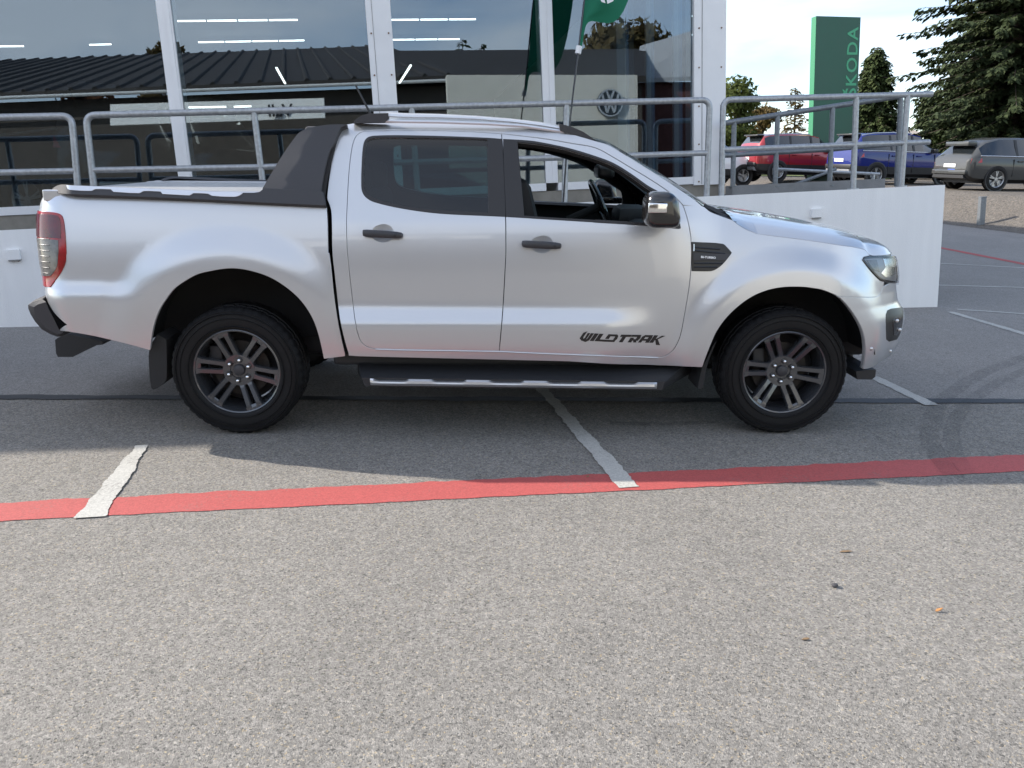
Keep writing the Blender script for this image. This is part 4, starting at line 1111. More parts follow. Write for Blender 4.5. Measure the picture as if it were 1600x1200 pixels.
mbp.grid(rowsb); mbp.add([r_ for r_ in rowsb[0][:-1]], [tuple(range(nP))]); mbp.add([r_ for r_ in rowsb[-1][:-1]], [tuple(range(nP))])
rb = mbp.build('rear_bumper', M['grey_plastic'], truck, smooth=True)
a, c_ = t_loc((41, 480), -.87), t_loc((68, 481), -.89)
hp = [t_loc(p, -.35) for p in V('B 312,720 340,700 420,672 715,735 705,760 640,765 460,862 335,862 320,830')]
MB().prism([(q[0], q[2]) for q in hp], lambda x, z: (x, -.37, z), lambda x, z: (x, .37, z)).build('tow_bar', M['black_plastic'], truck)
# --- mud flaps
def slab_px(name, txt, y0, y1, matr, parent, px_y=None):
    q = [t_loc(p, px_y or y0) for p in smooth_poly(V(txt), True, 40, 3)]
    return MB().prism([(p[0], p[2]) for p in q], lambda x, z: (x, y0, z), lambda x, z: (x, y1, z)).build(name, matr, parent)
slab_px('mud_flap', 'B 1085,800 1150,680 1225,720 1228,1040 1205,1085 1150,1130 1115,1140 1100,1120 1085,1000', -.86, -.62, M['rubber'], truck)
slab_px('mud_flap', 'G 520,950 560,880 600,790 640,730 575,890 555,960 540,1050 520,1135 480,1135', -.88, -.64, M['rubber'], truck)
mk_ = lambda nm, f: None
for nm in ('mud_flap',):
    for o in [c for c in children_of(truck) if c.name.startswith(nm)]: mirror_of(o, truck)
# --- side step
st = t_loc((552, 575), -.86); en = t_loc((1090, 590), -.86)
zt0 = .405
for sgn in (-1, 1):
    q0, q1 = t_loc((578, 597), -1.0), t_loc((1027, 603), -1.0)
    zc0, zc1 = q0[2], q1[2]
    p = MB()
    p.hexa([(st[0], sgn * .70, .33), (en[0], sgn * .70, .33), (q1[0] + .03, sgn * .985, zc1 - .03), (q0[0] - .03, sgn * .985, zc0 - .03),
            (st[0], sgn * .70, .43), (en[0], sgn * .70, .43), (q1[0] + .05, sgn * .985, zc1 + .022), (q0[0] - .05, sgn * .985, zc0 + .022)])
    stp = p.build('side_step', M['black_plastic'], truck)
    prof = [(-.017, .0), (-.019, .014), (-.004, .024), (.010, .021), (.018, .007), (.017, -.01)]
    rowsS = []; nS = 90
    for i in range(nS + 1):
        t = i / nS; x = q0[0] + (q1[0] - q0[0]) * t; zc_ = zc0 + (zc1 - zc0) * t
        k = min(1, t / .012 * .7 + .3, (1 - t) / .012 * .7 + .3); ph = (t * 5.0) % 1
        notch = 1.0 if (ph < .10 or ph > .62) else 0.0
        notch = float(sm(.08, .13, ph) * (1 - sm(.60, .65, ph)))
        rowsS.append([(x, sgn * (.985 + d_ * (1 - .35 * notch * (dz_ > .01)) * k), zc_ + dz_ * (1 - .55 * notch * (dz_ > .005))) for dz_, d_ in prof])
    MB().grid(rowsS).build('step_strip', M['satin'], stp, smooth=True, angle=20)
    for xx in (.9, 2.0):
        MB().box((xx - .03, min(sgn * .5, sgn * .72), .34), (xx + .03, max(sgn * .5, sgn * .72), .40)).build('step_bracket', M['black_plastic'], stp)
# --- underside
MB().box((-.5, -.45, .38), (3.9, .45, .62), .03).build('chassis', M['black_plastic'], truck)
MB().box((.55, -.80, .40), (2.72, .80, .50), .02).build('floor_pan', M['black_plastic'], truck)
MB().box((.58, -.83, .47), (2.70, .83, .90), .02).build('cabin_floor', LIN, truck)
MB().box((3.3, -.30, .28), (3.9, .30, .42), .03).build('skid_plate', M['black_plastic'], truck)
fp = [t_loc(p, -.75) for p in V('J 1290,625 1380,612 1455,610 1450,670 1420,692 1300,690')]
MB().prism([(q[0], q[2]) for q in fp], lambda x, z: (x, -.80, z), lambda x, z: (x, .80, z)).build('air_dam', M['black_plastic'], truck)
for (ax, azc, ar), nm in zip(ARCH, 'rf'):
    for sgn in (-1, 1):
        prof = [(ar + .03, sgn * .86), (ar + .02, sgn * .80), (ar + .02, sgn * .50), (.05, sgn * .48)]
        vs = []; seg = 40
        for k in range(seg + 1):
            a_ = R(8) + R(164) * k / seg
            for r_, y in prof: vs.append((ax + r_ * math.cos(a_), y, azc + r_ * math.sin(a_)))
        o = MB().add(vs, [(k * 4 + j, k * 4 + j + 1, (k + 1) * 4 + j + 1, (k + 1) * 4 + j) for k in range(seg) for j in range(3)]).build('wheel_arch_liner', LIN, truck, smooth=True)
for x in (HR[0], HF[0]):
    MB().tube([(x, -.65, HR[2]), (x, .65, HR[2])], .05, 10).build('axle', M['black_plastic'], truck)
blob('differential', (HR[0], .15, .34), .15, M['black_plastic'], truck)
# --- wheels
def make_wheel():
    w = empty('wheel', parent=truck)
    prof = [(.238, .115), (.246, -.112), (.262, -.126), (.30, -.134), (.335, -.131), (.352, -.126), (.357, -.128), (.372, -.112), (.3785, -.098), (.3785, -.060), (.369, -.057), (.369, -.048), (.3795, -.045), (.3795, -.008), (.370, -.005), (.370, .005), (.3795, .008), (.3785, .1), (.366, .116), (.33, .133), (.28, .13), (.238, .115)]
    MB().lathe(prof, 180, mod=lambda r, j, k: r - (.006 if (j in (7, 8) and k % 4 == 0) else .006 if (j in (9, 12, 13, 17) and k % 5 == 0) else .0)).build('tyre', M['tyre'], w, smooth=True, angle=28)
    rings = MB()
    for rr, ww in ((.272, .0035), (.318, .003), (.345, .004)):
        rings.lathe([(rr - ww, -.129), (rr, -.1385), (rr + ww, -.129)], 72)
    rings.build('sidewall_ridge', M['tyre'], w, smooth=True)
    rim = MB()
    rim.lathe([(.252, -.104), (.253, -.116), (.247, -.119), (.240, -.116), (.233, -.100), (.228, -.07), (.215, -.02), (.21, .09), (.24, .112)], 80)
    rim.lathe([(.0, -.062), (.05, -.064), (.052, -.070), (.092, -.074), (.098, -.066), (.098, -.03), (0, -.03)], 48)
    for k in range(6):
        a = R(60 * k - 9)
        ca, sa = math.cos(a), math.sin(a)
        for sd in (-1, 1):
            ins_ = []                      # (radius, half width, face depth)
            for (r_, off_, hw, yf, yb, ch) in ((.080, .022, .0205, -.070, -.035, .005), (.110, .0255, .0170, -.080, -.035, .006), (.205, .0300, .0175, -.103, -.055, .006), (.228, .0320, .0215, -.110, -.070, .005), (.243, .033, .024, -.110, -.09, .004)):
                c0 = off_ * sd
                ring = [(-hw, yb), (-hw, yf + ch * 1.6), (-hw + ch, yf), (hw - ch, yf), (hw, yf + ch * 1.6), (hw, yb)]
                ins_.append([(r_ * ca - (c0 + q) * sa, yy, r_ * sa + (c0 + q) * ca) for q, yy in ring])
            rows_ = [r_ + [r_[0]] for r_ in ins_]; rim.grid(rows_)
        rim.add([((r_ * ca - q * sa), y, (r_ * sa + q * ca)) for r_, y in ((.212, -.100), (.236, -.112), (.246, -.112)) for q in (-.03, .03)], [(0, 1, 3, 2), (2, 3, 5, 4)])
    rim.build('rim', M['rim'], w, smooth=True, angle=30)
    MB().lathe([(0, -.083), (.024, -.082), (.031, -.078), (.034, -.070), (.034, -.06)], 36).build('hub_cap', M['grey_plastic'], w, smooth=True)
    for k in range(6):
        a = R(60 * k + 22); c_ = (.062 * math.cos(a), .062 * math.sin(a))
        MB().lathe([(.0, -.094), (.004, -.0935), (.0085, -.090), (.010, -.083), (.010, -.068)], 10, Matrix.Translation((c_[0], 0, c_[1]))).build('lug_nut', M['chrome'], w, smooth=True)
        MB().lathe([(.016, -.0745), (.013, -.072), (.013, -.066)], 12, Matrix.Translation((c_[0], 0, c_[1]))).build('nut_recess', M['trim'], w, smooth=True)
    MB().lathe([(.05, -.012), (.165, -.012), (.165, .012), (.05, .012)], 48).build('brake_disc', M['disc'], w, smooth=True)
    MB().lathe([(.0, .03), (.205, .03), (.205, .05)], 32).build('dust_shield', M['lining'], w)
    MB().box((-.17, -.045, .02), (-.10, .02, .14), .012).build('caliper', M['black_plastic'], w, smooth=True)
    return w
WY = -.765
wh = make_wheel(); wh.location = (HR[0], WY, .3795)
for (x, y, rz, ry) in ((HF[0], WY, 0, R(-3)), (HR[0], -WY, math.pi, R(10)), (HF[0], -WY, math.pi, R(25))):
    c_ = copy_tree(wh, truck); c_.location = (x, y, .3795); c_.rotation_euler = (0, ry, rz)
# --- wing vent with script
vent = sz('F 803,1112 830,1113 1060,1128 1100,1160 1135,1200; G 762,0 740,30 690,90 640,130 600,148 560,152 432,150 432,0', corner=35)
vt = panel('wing_vent', vent, M['vent_black'], truck, off=.006, flange=.012)
bar_sz = sz('G 440,5 745,12 715,62 440,62', corner=20)
panel('vent_bar', bar_sz, M['grey_plastic'], vt, off=.011, flange=.006, both=False)
def text_on(me, name, matr, parent, p0, p1, h, off, s_fn=surf):
    """lay lettering along the body between two (s, z) points"""
    xs = [v.co.x for v in me.vertices]; x0, x1 = min(xs), max(xs)
    ys_ = [v.co.y for v in me.vertices]; y0, y1 = min(ys_), max(ys_)
    z0 = min(v.co.z for v in me.vertices)
    p0, p1 = np.array(p0), np.array(p1)
    for v in me.vertices:
        t = (v.co.x - x0) / (x1 - x0); u_ = (v.co.y - y0) / (y1 - y0)
        s_, z_ = p0 + (p1 - p0) * t; z_ += u_ * h
        q = s_fn(s_, z_); v.co = Vector((float(q[0]), float(q[1] - off - (v.co.z - z0)), float(z_)))
    me.materials.append(matr); o = bpy.data.objects.new(name, me); COL.objects.link(o); o.parent = parent; return o
for q0_, q1_ in (((1084, 386), (1124, 389)), ((1084, 391), (1132, 396)), ((1084, 411), (1128, 411)), ((1084, 417), (1120, 417))):
    qa, qb = px_sz([q0_, q1_]); MB().tube([surf(*(qa + (qb - qa) * t)) + np.array([0, -.009, 0]) for t in (0, .5, 1)], .004, 6).build('louvre', M['gloss_black'], vt, smooth=True)
qa, qb = px_sz([(1083.5, 381), (1083.5, 392)]); MB().tube([surf(*qa) + np.array([0, -.010, 0]), surf(*qb) + np.array([0, -.010, 0])], .004, 6).build('vent_edge_trim', M['satin'], vt)  # bright metal trim on the left edge of the vent
a = px_sz([(1094, 402.5), (1117, 404)])
text_on(text_mesh('BI-TURBO', .1, .0008, bold=.004, xs=1.2), 'badge_text', M['white_text'], vt, a[0], a[1], .0125, .018)
# --- door script in slanted block strokes
def glyph_poly(strokes): return strokes
TXT = []
# letter cells on a unit height, x advancing; every stroke a quad (x0,x1 at bottom)->(x0,x1 at top)
def bar_(x, w, y0=0, y1=1):
    if w < .4: x -= .03; w += .08
    elif y0 == 0: y1 += .05
    else: y0 -= .05
    return [(x, y0), (x + w, y0), (x + w, y1), (x, y1)]
wd = .34
W_ = [[(0, .25), (.30, .0), (.52, .0), (.30, .45), (.30, 1.22), (.0, 1.0)], [(.30, -.02), (.62, -.10), (.72, .05), (.72, 1.0), (.45, 1.0), (.50, .35)], [(.62, -.12), (.85, -.18), (1.1, .05), (1.1, 1.0), (.80, 1.0), (.80, .30)]]
TXT += W_
x = 1.22; TXT.append(bar_(x, .33)); x += .50
TXT.append(bar_(x, .33)); TXT.append(bar_(x + .33, .75, 0, .22)); x += .86                      # L
TXT.append(bar_(x + .05, 1.15, .0, .22)); TXT.append([(x + .92, .22), (x + 1.20, .22), (x + 1.28, .40), (x + 1.2, .80), (x + 1.0, 1.0), (x + .9, .78)]); TXT.append(bar_(x + .05, .95, .78, 1.0)); TXT.append(bar_(x + .05, .30, .38, .78)); x += 1.42   # D
TXT.append(bar_(x, 1.15, .76, 1.0)); TXT.append(bar_(x + .30, .32, 0, .76)); x += 1.2               # T
TXT.append(bar_(x + .05, .31, 0, .62)); TXT.append(bar_(x - .02, 1.02, .78, 1.0)); TXT.append(bar_(x + .70, .32, .42, .78)); TXT.append(bar_(x + .36, .66, .28, .44)); TXT.append([(x + .62, 0), (x + .98, 0), (x + .80, .30), (x + .50, .30)]); x += 1.16   # R
TXT.append([(x, 0), (x + .33, 0), (x + .42, .80), (x + .25, .98), (x + .05, .8)]); TXT.append(bar_(x + .22, .9, .78, 1.0)); TXT.append(bar_(x + .80, .32, 0, .78)); TXT.append(bar_(x + .35, .46, .30, .48)); x += 1.26  # A
TXT.append(bar_(x, .33, 0, 1.0)); TXT.append([(x + .33, .40), (x + .5, .36), (x + 1.15, .98), (x + .80, 1.0)]); TXT.append([(x + .33, .50), (x + .52, .62), (x + 1.32, -.28), (x + .85, -.26)]); x += 1.3
s0 = px_sz([(903.5, 531.5), (1040, 536.5)]); X1 = x
mbt = MB(); Hh = .046
for pl in TXT:
    def f_(off):
        def g(px_, py_):
            t = (px_ + py_ * .50) / (X1 + .45); q = s0[0] + (s0[1] - s0[0]) * t; z_ = q[1] + py_ * Hh; p = surf(q[0], z_); return (float(p[0]), float(p[1] - off), float(z_))
        return g
    mbt.prism(pl, f_(.0008), f_(.0022))
mbt.build('door_script', M['decal'], door_f)
# --- door handles in their cups
for (txt_cup, p0, p1, dr) in (('P 580,365 583,357 590,352 601,350 610,353 615,360 616,367 611,375 601,379 589,377 582,372', (567, 363), (630, 367), door_r), ('P 829,382 832,374 839,370 850,368 859,371 864,377 866,384 860,391 850,396 838,394 831,389', (815, 380), (877, 383.5), door_f)):
    cup = sz(txt_cup)
    cen_ = np.mean(cup, 0)
    cs = lambda s, z, cen_=cen_: surf(s, z) + np.stack([np.zeros_like(np.asarray(s, float)), .013 * np.clip(1 - (np.hypot((s - cen_[0]) / .066, (z - cen_[1]) / .052)) ** 2, 0, 1), np.zeros_like(np.asarray(s, float))], -1)
    panel('handle_cup', cup, SIL, dr, off=.0, flange=.004, step=.010, S=cs, both=False)
    a, b2 = px_sz([p0, p1]); pts = []
    for t, dy in ((0, .012), (.02, .028), (.10, .036), (.3, .040), (.6, .040), (.85, .036), (.97, .030), (1, .014)):
        q = a + (b2 - a) * t; p = surf(*q); pts.append((p[0], p[1] - dy, p[2]))
    hd = MB(); rowsH = []
    for i, p in enumerate(pts):
        k = (.35, .8, .95, 1, 1, .9, .7, .35)[i]
        rowsH.append([(p[0], p[1] + dy * k, p[2] + dz * k) for dy, dz in ((.013, -.019), (-.004, -.020), (-.012, -.011), (-.013, .007), (-.006, .018), (.012, .020), (.013, -.019))])
    hd.grid(rowsH); hd.add(rowsH[0][:-1], [tuple(range(6))]); hd.add(rowsH[-1][:-1], [tuple(range(6))])
    hh = hd.build('door_handle', M['grey_plastic'], dr, smooth=True, angle=50)
    q = a + (b2 - a) * .82; p = surf(*q); blob('lock', (p[0], p[1] - .048, p[2]), .009, M['black_plastic'], dr, (1, .4, 1))
# --- mirror
mc = t_loc((1030, 329), -1.06)
mm = empty('door_mirror', parent=door_f, loc=(0, 0, 0))
def rounded(name, lo, hi, bev, matr, parent, seg=4, squash=None):
    bm = bmesh.new(); bmesh.ops.create_cube(bm, size=1)
    lo = np.array(lo); hi = np.array(hi)
    for v in bm.verts: v.co = Vector(((lo + hi) / 2 + np.array(v.co) * (hi - lo)).tolist())
    bmesh.ops.bevel(bm, geom=list(bm.edges), offset=bev, segments=seg, affect='EDGES', profile=.5)
    if squash: 
        for v in bm.verts: v.co = Vector(squash(np.array(v.co)).tolist())
    for f in bm.faces: f.smooth = True
    me = bpy.data.meshes.new(name); bm.to_mesh(me); bm.free(); me.materials.append(matr)
    o = bpy.data.objects.new(name, me); COL.objects.link(o); o.parent = parent; return o
e0, e1 = t_loc((1006, 300), -1.06), t_loc((1056, 355), -1.06)
def msq(v):
    t = (v[2] - e1[2]) / (e0[2] - e1[2]); v = v.copy(); cxm = (e0[0] + e1[0]) / 2
    v[0] = v[0] + (.028 * (1 - t) * (v[0] > cxm) - .0 * t) - .012 * max(0, v[0] - cxm) / .1 * t
    return v
rounded('mirror_shell', (e0[0], -1.19, e1[2]), (e1[0] - .012, -.985, e0[2] + .004), .056, M['gloss_black'], mm, 5, msq)
l0, l1 = t_loc((1013, 317), -1.19), t_loc((1042, 333), -1.19)
rounded('mirror_lamp', (l0[0], -1.198, l1[2]), (l1[0], -1.18, l0[2]), .006, M['chrome'], mm, 2)
MB().box((e0[0] + .05, -1.02, e1[2] + .01), (e1[0] + .02, -.86, e1[2] + .06), .015).build('mirror_arm', M['gloss_black'], mm, smooth=True)
# mirrored twin on the far door
fm = empty('door_mirror', parent=ffd, loc=(0, 0, 0)); fm.scale = (1, 1, 1)
for ch in children_of(mm): mirror_of(ch, fm)
# --- roof rails
def roof_rail(sgn):
    yr = -.655
    up_ = [t_loc(p, yr) for p in V('E -135,30 0,38 300,45 600,60 900,84 1150,113 1300,138; P 880,199')]
    lo_ = [t_loc(p, yr) for p in V('E -135,70 0,76 300,80 600,92 900,117 1150,148 1290,172; P 880,204')]
    rl = MB(); rows_ = []
    for a_, c2 in zip(up_, lo_):
        rows_.append([(a_[0], sgn * .640, a_[2]), (a_[0], sgn * .655, a_[2] + .002), (a_[0], sgn * .675, a_[2] - .006), (c2[0], sgn * .678, c2[2] + .006), (c2[0], sgn * .66, c2[2]), (c2[0], sgn * .640, c2[2]), (a_[0], sgn * .640, a_[2])])
    rl.grid(rows_); rail_ = rl.build('roof_rail', M['rail_silver'], truck, smooth=True)
    for pl in ('C 1185,122 1210,90 1255,60 1310,42 1480,38 1480,90 1450,118', 'E 1295,125 1400,150 1500,195 1610,272 1500,240 1340,200 1305,185'):
        q = [t_loc(p, yr) for p in V(pl)]
        MB().prism([(p[0], p[2]) for p in q], lambda x, z: (x, sgn * .625, z), lambda x, z: (x, sgn * .685, z)).build('rail_foot', M['grey_plastic'], rail_)
    # slim lower strip under the rail
    lw = [t_loc(p, yr - .02) for p in V('E -170,100 0,106 300,110 700,124 1000,143 1340,190')]
    MB().tube([(p[0], sgn * .672, p[2]) for p in lw], .010, 6).build('rail_base', M['rail_silver'], rail_, smooth=True)
roof_rail(-1); roof_rail(1)
an0, an1 = t_loc((583, 186), 0), t_loc((556, 134), 0)
MB().tube([an0, an1], [.008, .005], 8).build('antenna', M['black_plastic'], truck, smooth=True)
MB().box((an0[0] - .03, -.02, an0[2] - .05), (an0[0] + .05, .02, an0[2] + .01), .01).build('antenna_foot', M['black_plastic'], truck)
# --- cabin
def seat(x, y):
    s_ = empty('seat', parent=truck, loc=(x, y, 0))
    MB().box((-.25, -.25, .72), (.30, .25, .90), .06).build('cushion', LIN, s_, smooth=True)
    Mx = Matrix.Translation((-.22, 0, .85)) @ Matrix.Rotation(R(-14), 4, 'Y')
    MB().box((-.08, -.24, 0), (.08, .24, .56), .06, Mx).build('backrest', LIN, s_, smooth=True)
    MB().box((-.06, -.14, .58), (.05, .14, .80), .045, Mx).build('headrest', LIN, s_, smooth=True)
    return s_
hx = t_loc((818, 270), -.40)[0] + .33
for y in (-.40, .40): seat(hx - .03, y).location.z = .07
rs = empty('rear_bench', parent=truck, loc=(.85, 0, 0))
MB().box((-.2, -.66, .72), (.3, .66, .92), .05).build('cushion', LIN, rs, smooth=True)
MB().box((-.22, -.66, .9), (-.08, .66, 1.38), .05).build('backrest', LIN, rs, smooth=True)
for y in (-.45, .45): MB().box((-.2, y - .12, 1.36), (-.1, y + .12, 1.55), .04).build('headrest', LIN, rs, smooth=True)
dsx = t_loc((1000, 345), -.6)[0]
MB().box((2.42, -.76, .75), (2.85, .76, 1.19), .06).build('dashboard', M['black_plastic'], truck, smooth=True)
MB().box((2.36, .22, 1.12), (2.6, .56, 1.27), .05).build('instrument_hood', M['black_plastic'], truck, smooth=True)
MB().box((2.25, -.14, .55), (2.55, .14, 1.0), .04).build('centre_console', LIN, truck, smooth=True)
swc = t_loc((938, 322), .38)
swm = Matrix.Translation(tuple(swc)) @ Matrix.Rotation(R(66), 4, 'Y')
sw = empty('steering_wheel', mat4=swm, parent=truck)
n_ = 40; MB().tube([(.185 * math.cos(2 * math.pi * k / n_), .185 * math.sin(2 * math.pi * k / n_), 0) for k in range(n_ + 1)], .016, 10, caps=False).build('wheel_rim', M['gloss_black'], sw, smooth=True)
for a_ in (0, 180, 270): MB().tube([(.02 * math.cos(R(a_)), .02 * math.sin(R(a_)), .01), (.18 * math.cos(R(a_)), .18 * math.sin(R(a_)), 0)], .014, 8).build('spoke', M['satin'], sw, smooth=True)
MB().box((-.06, -.07, -.01), (.06, .07, .03), .02).build('hub', LIN, sw, smooth=True)
MB().tube([(0, 0, -.25), (0, 0, 0)], .03, 10).build('column', LIN, sw)
rm = t_loc((945, 268), 0)
rounded('inner_mirror', (rm[0] - .06, -.13, rm[2] - .045), (rm[0] + .05, .13, rm[2] + .045), .03, M['trim'], truck, 3)
MB().tube([(rm[0] + .02, 0, rm[2] + .02), (rm[0] + .12, 0, rm[2] + .12)], .03, 8).build('mirror_stalk', LIN, truck)
# ------------------------------------------------------------------ green pylon
GREEN = mat('pylon_green', (.009, .085, .048), .45, var=.12, vscale=1.5); GL = mat('pylon_letters', (.06, .36, .18), .5)
GE = mat('pylon_edge_sunlit', (.022, .20, .095), .45)  # sun on the pylon's left side, put into a lighter green
PD = 31.5
c0 = CAM + ray(1276, 25) * PD; c1 = CAM + ray(1345, 24) * (PD + .6)
ex = (c1 - c0); ex[2] = 0; PW = np.linalg.norm(ex); ex /= PW; ey = np.array([-ex[1], ex[0], 0])
pz1 = c0[2]; pz0 = gravel_z(c0[0], c0[1]) - .05
py = empty('pylon_sign', loc=tuple(c0 * [1, 1, 0] + ex * PW / 2 + UP * pz0)); tag(py, 'tall green advertising pylon with light green vertical letters beside the parked cars', 'sign')
def pp(x, y, z): return c0 * [1, 1, 0] + ex * x + ey * y + UP * z
def pbox(x0, x1, y0, y1, z0, z1): return MB().hexa([pp(x, y, z) for z in (z0, z1) for x, y in ((x0, y0), (x1, y0), (x1, y1), (x0, y1))])
in_world(pbox(0, PW, 0, .30, pz0, pz1).build('body', GREEN), py)
in_world(pbox(-.012, -.002, .012, .288, pz0, pz1 - .01).build('sunlit_side', GE), py)
me = text_mesh('ŠKODA', .30, .004, bold=.004, spacing=1.12)
bx0 = min(v.co.x for v in me.vertices); bx1 = max(v.co.x for v in me.vertices); by1 = .215
pt = on_plane((1337, 42), c0, ey); pb = on_plane((1333, 150), c0, ey)
hl_ = pt[2] - pb[2]; k = hl_ / (bx1 - bx0)
xr_ = (on_plane((1338.5, 100), c0, ey) - c0) @ ex; xl_ = (on_plane((1322, 100), c0, ey) - c0) @ ex
ky = (xr_ - xl_) / .215
for v in me.vertices: v.co.x = (v.co.x - bx0) * k; v.co.y = v.co.y * ky
place_text(me, 'lettering', M['trim'].name and 'white_text' if False else 'white_text', pp(xr_, -.006, pb[2]), UP, -ex, -ey, py).data.materials[0] = GL

# ------------------------------------------------------------------ parked cars
M['car_black'] = mat('car_black_trim', (.018, .018, .02), .5); M['car_glass_dark'] = mat('car_dark_glass', (.012, .015, .018), .06, coat=1.0)
M['plate'] = mat('number_plate', (.75, .75, .75), .4); M['plate_blue'] = mat('plate_blue', (.05, .12, .5), .4)
M['car_rim'] = mat('car_alloy', (.45, .46, .47), .3, metal=.8); M['car_tail'] = mat('car_tail_light', (.38, .01, .015), .15, coat=1)
def paint(n, c, metal=.3, rough=.3): return mat(n, c, rough, metal=metal, coat=1.0, spec=.5 if rough < .4 else .15)
def car(name, px_rear_wheel, rise, yaw, paint_, label, L=4.66, H=1.73, Wd=.92, wb=2.79, roof_paint=None, estate=False, stripe=None, loc=None, group='cars parked on the gravel lot', plate=True):
    if loc is None:
        g = on_ground(px_rear_wheel[0], px_rear_wheel[1], rise)
    else: g = np.array(loc)
    cx = np.array([math.cos(yaw), math.sin(yaw), 0])
    nn = GN if loc is None else UP
    cx = cx - nn * (cx @ nn); cx /= np.linalg.norm(cx); cy = np.cross(nn, cx)
    m4 = Matrix.Identity(4)
    xr = .88                                     # rear axle from the tail
    org = g - cx * xr + cy * (Wd - .12)           # tail centre on the ground
    for i in range(3): m4[i][0] = cx[i]; m4[i][1] = cy[i]; m4[i][2] = nn[i]; m4[i][3] = org[i]
    t = empty(name, mat4=m4); tag(t, label, 'car', group)
    hs = H / 1.67
    # stations along the car: x, bottom, belt, roof, half width scale, belt half width, roof half width
    ST = [(.0, .46, .92, .93, .78, .74, .70), (.05, .38, 1.02, 1.04, .88, .84, .78), (.16, .30, 1.08, 1.34 if not estate else 1.16, .95, .92, .74), (.34, .28, 1.09, 1.58 if not estate else 1.40, .985, .94, .70), (.55, .27, 1.09, 1.645 if not estate else 1.56, 1, .95, .68),
          (.95, .26, 1.085, 1.672, 1, .95, .685), (1.6, .25, 1.07, 1.69, 1, .95, .69), (2.3, .25, 1.055, 1.675, 1, .95, .69), (2.75, .25, 1.045, 1.60, 1, .95, .68), (3.2, .25, 1.04, 1.30, 1, .945, .70), (3.5, .25, 1.035, 1.075, 1, .94, .72), (3.9, .26, .98, 1.01, .985, .90, .66), (4.3, .28, .88, .91, .93, .80, .55), (4.55, .33, .72, .75, .80, .62, .4), (4.66, .40, .60, .61, .60, .5, .3)]
    def ring(s):
        x, zb, zbe, zr, w, wb_, wr = s
        x = x * L / 4.66; zb, zbe, zr = zb * hs, zbe * hs, zr * hs; w *= Wd; wb_ *= Wd; wr *= Wd
        zm = zb + (zbe - zb) * .55
        half = [(w * .80, zb), (w * .97, zb + .10), (w * .995, zm - .12), (w, zm + .06), (wb_ + (w - wb_) * .35, zbe - .05), (wb_, zbe)]
        gl = [(wb_ + (wr - wb_) * .5, zbe + (zr - .055 - zbe) * .5), (wr + .015, zr - .055)] if zr - zbe > .12 else [(wb_ + (wr - wb_) * .4, zbe + (zr - zbe) * .4), (wb_ + (wr - wb_) * .7, zbe + (zr - zbe) * .7)]
        rf_ = [(wr - .05, zr - .012), (wr * .5, zr + .012), (0, zr + .02)]
        return x, half + gl + rf_
    RG = [ring(s) for s in ST]; nR_ = len(RG[0][1])
    def P(i, j, sgn): x, r_ = RG[i]; return (x, -sgn * r_[j][0], r_[j][1])
    body = MB(); glassm = MB(); roofm = MB(); skirt = MB(); wind = MB(); reargl = MB()
    for sgn in (1, -1):
        for i in range(len(RG) - 1):
            for j in range(nR_ - 1):
                qd = [P(i, j, sgn), P(i + 1, j, sgn), P(i + 1, j + 1, sgn), P(i, j + 1, sgn)]
                if sgn < 0: qd.reverse()
                xm_ = ST[i][0]
                tgt = body
                if j <= 0 or (j == 1 and not estate): tgt = skirt
                if j in (5, 6, 7) and .34 <= xm_ < 3.2: tgt = glassm if j < 7 else (roofm)
                if j >= 7 and .34 <= xm_ < 2.75: tgt = roofm
                if j >= 5 and 2.75 <= xm_ < 3.5: tgt = wind
                if j in (8, 9) and .05 < xm_ < .34: tgt = reargl
                if j in (5, 6, 7) and xm_ < .34: tgt = body if not (j in (6,) and xm_ > .1) else body
                tgt.add(qd, [(0, 1, 2, 3)])
        # tail cap
        body.add([P(0, j, sgn) for j in range(1, nR_)] + [(0, 0, RG[0][1][1][1])], [tuple(range(nR_)) if sgn > 0 else tuple(reversed(range(nR_)))])
    def fin(mb, nm, mt_, **k):
        o = mk(nm, mb.v, mb.f, mt_, t); bm_ = bmesh.new(); bm_.from_mesh(o.data); bmesh.ops.remove_doubles(bm_, verts=bm_.verts, dist=.0008)
        bmesh.ops.recalc_face_normals(bm_, faces=bm_.faces)
        for f in bm_.faces: f.smooth = True
        for e in bm_.edges:
            if len(e.link_faces) == 2 and e.calc_face_angle(0) > R(38): e.smooth = False
        bm_.to_mesh(o.data); bm_.free(); return o
    bo = fin(body, 'body', paint_); fin(glassm, 'side_glass', M['car_glass_dark']); fin(roofm, 'roof', roof_paint or paint_); fin(skirt, 'skirt', M['car_black']); fin(wind, 'windscreen', M['car_glass_dark']); fin(reargl, 'rear_window', M['car_glass_dark'])
    sx_ = L / 4.66
    for sgn in (1, -1):
        yb = -sgn * Wd
        # window pillars and shoulder strip
        for xx in (1.45, 2.35):
            xx *= sx_
            MB().hexa([(xx - .04, yb * .955, 1.06 * hs), (xx + .04, yb * .955, 1.06 * hs), (xx + .04, yb * .90, 1.06 * hs), (xx - .04, yb * .90, 1.06 * hs),
                       (xx - .05, yb * .725, 1.61 * hs), (xx + .03, yb * .725, 1.61 * hs), (xx + .03, yb * .66, 1.61 * hs), (xx - .05, yb * .66, 1.61 * hs)]).build('pillar', M['car_black'], t)
        MB().tube([(x_ * sx_, yb * w_, z_ * hs) for x_, w_, z_ in ((.30, .935, 1.105), (.8, .955, 1.10), (1.6, .957, 1.085), (2.4, .957, 1.07), (3.3, .95, 1.055))], .016, 6).build('window_line', M['satin'], t, smooth=True)
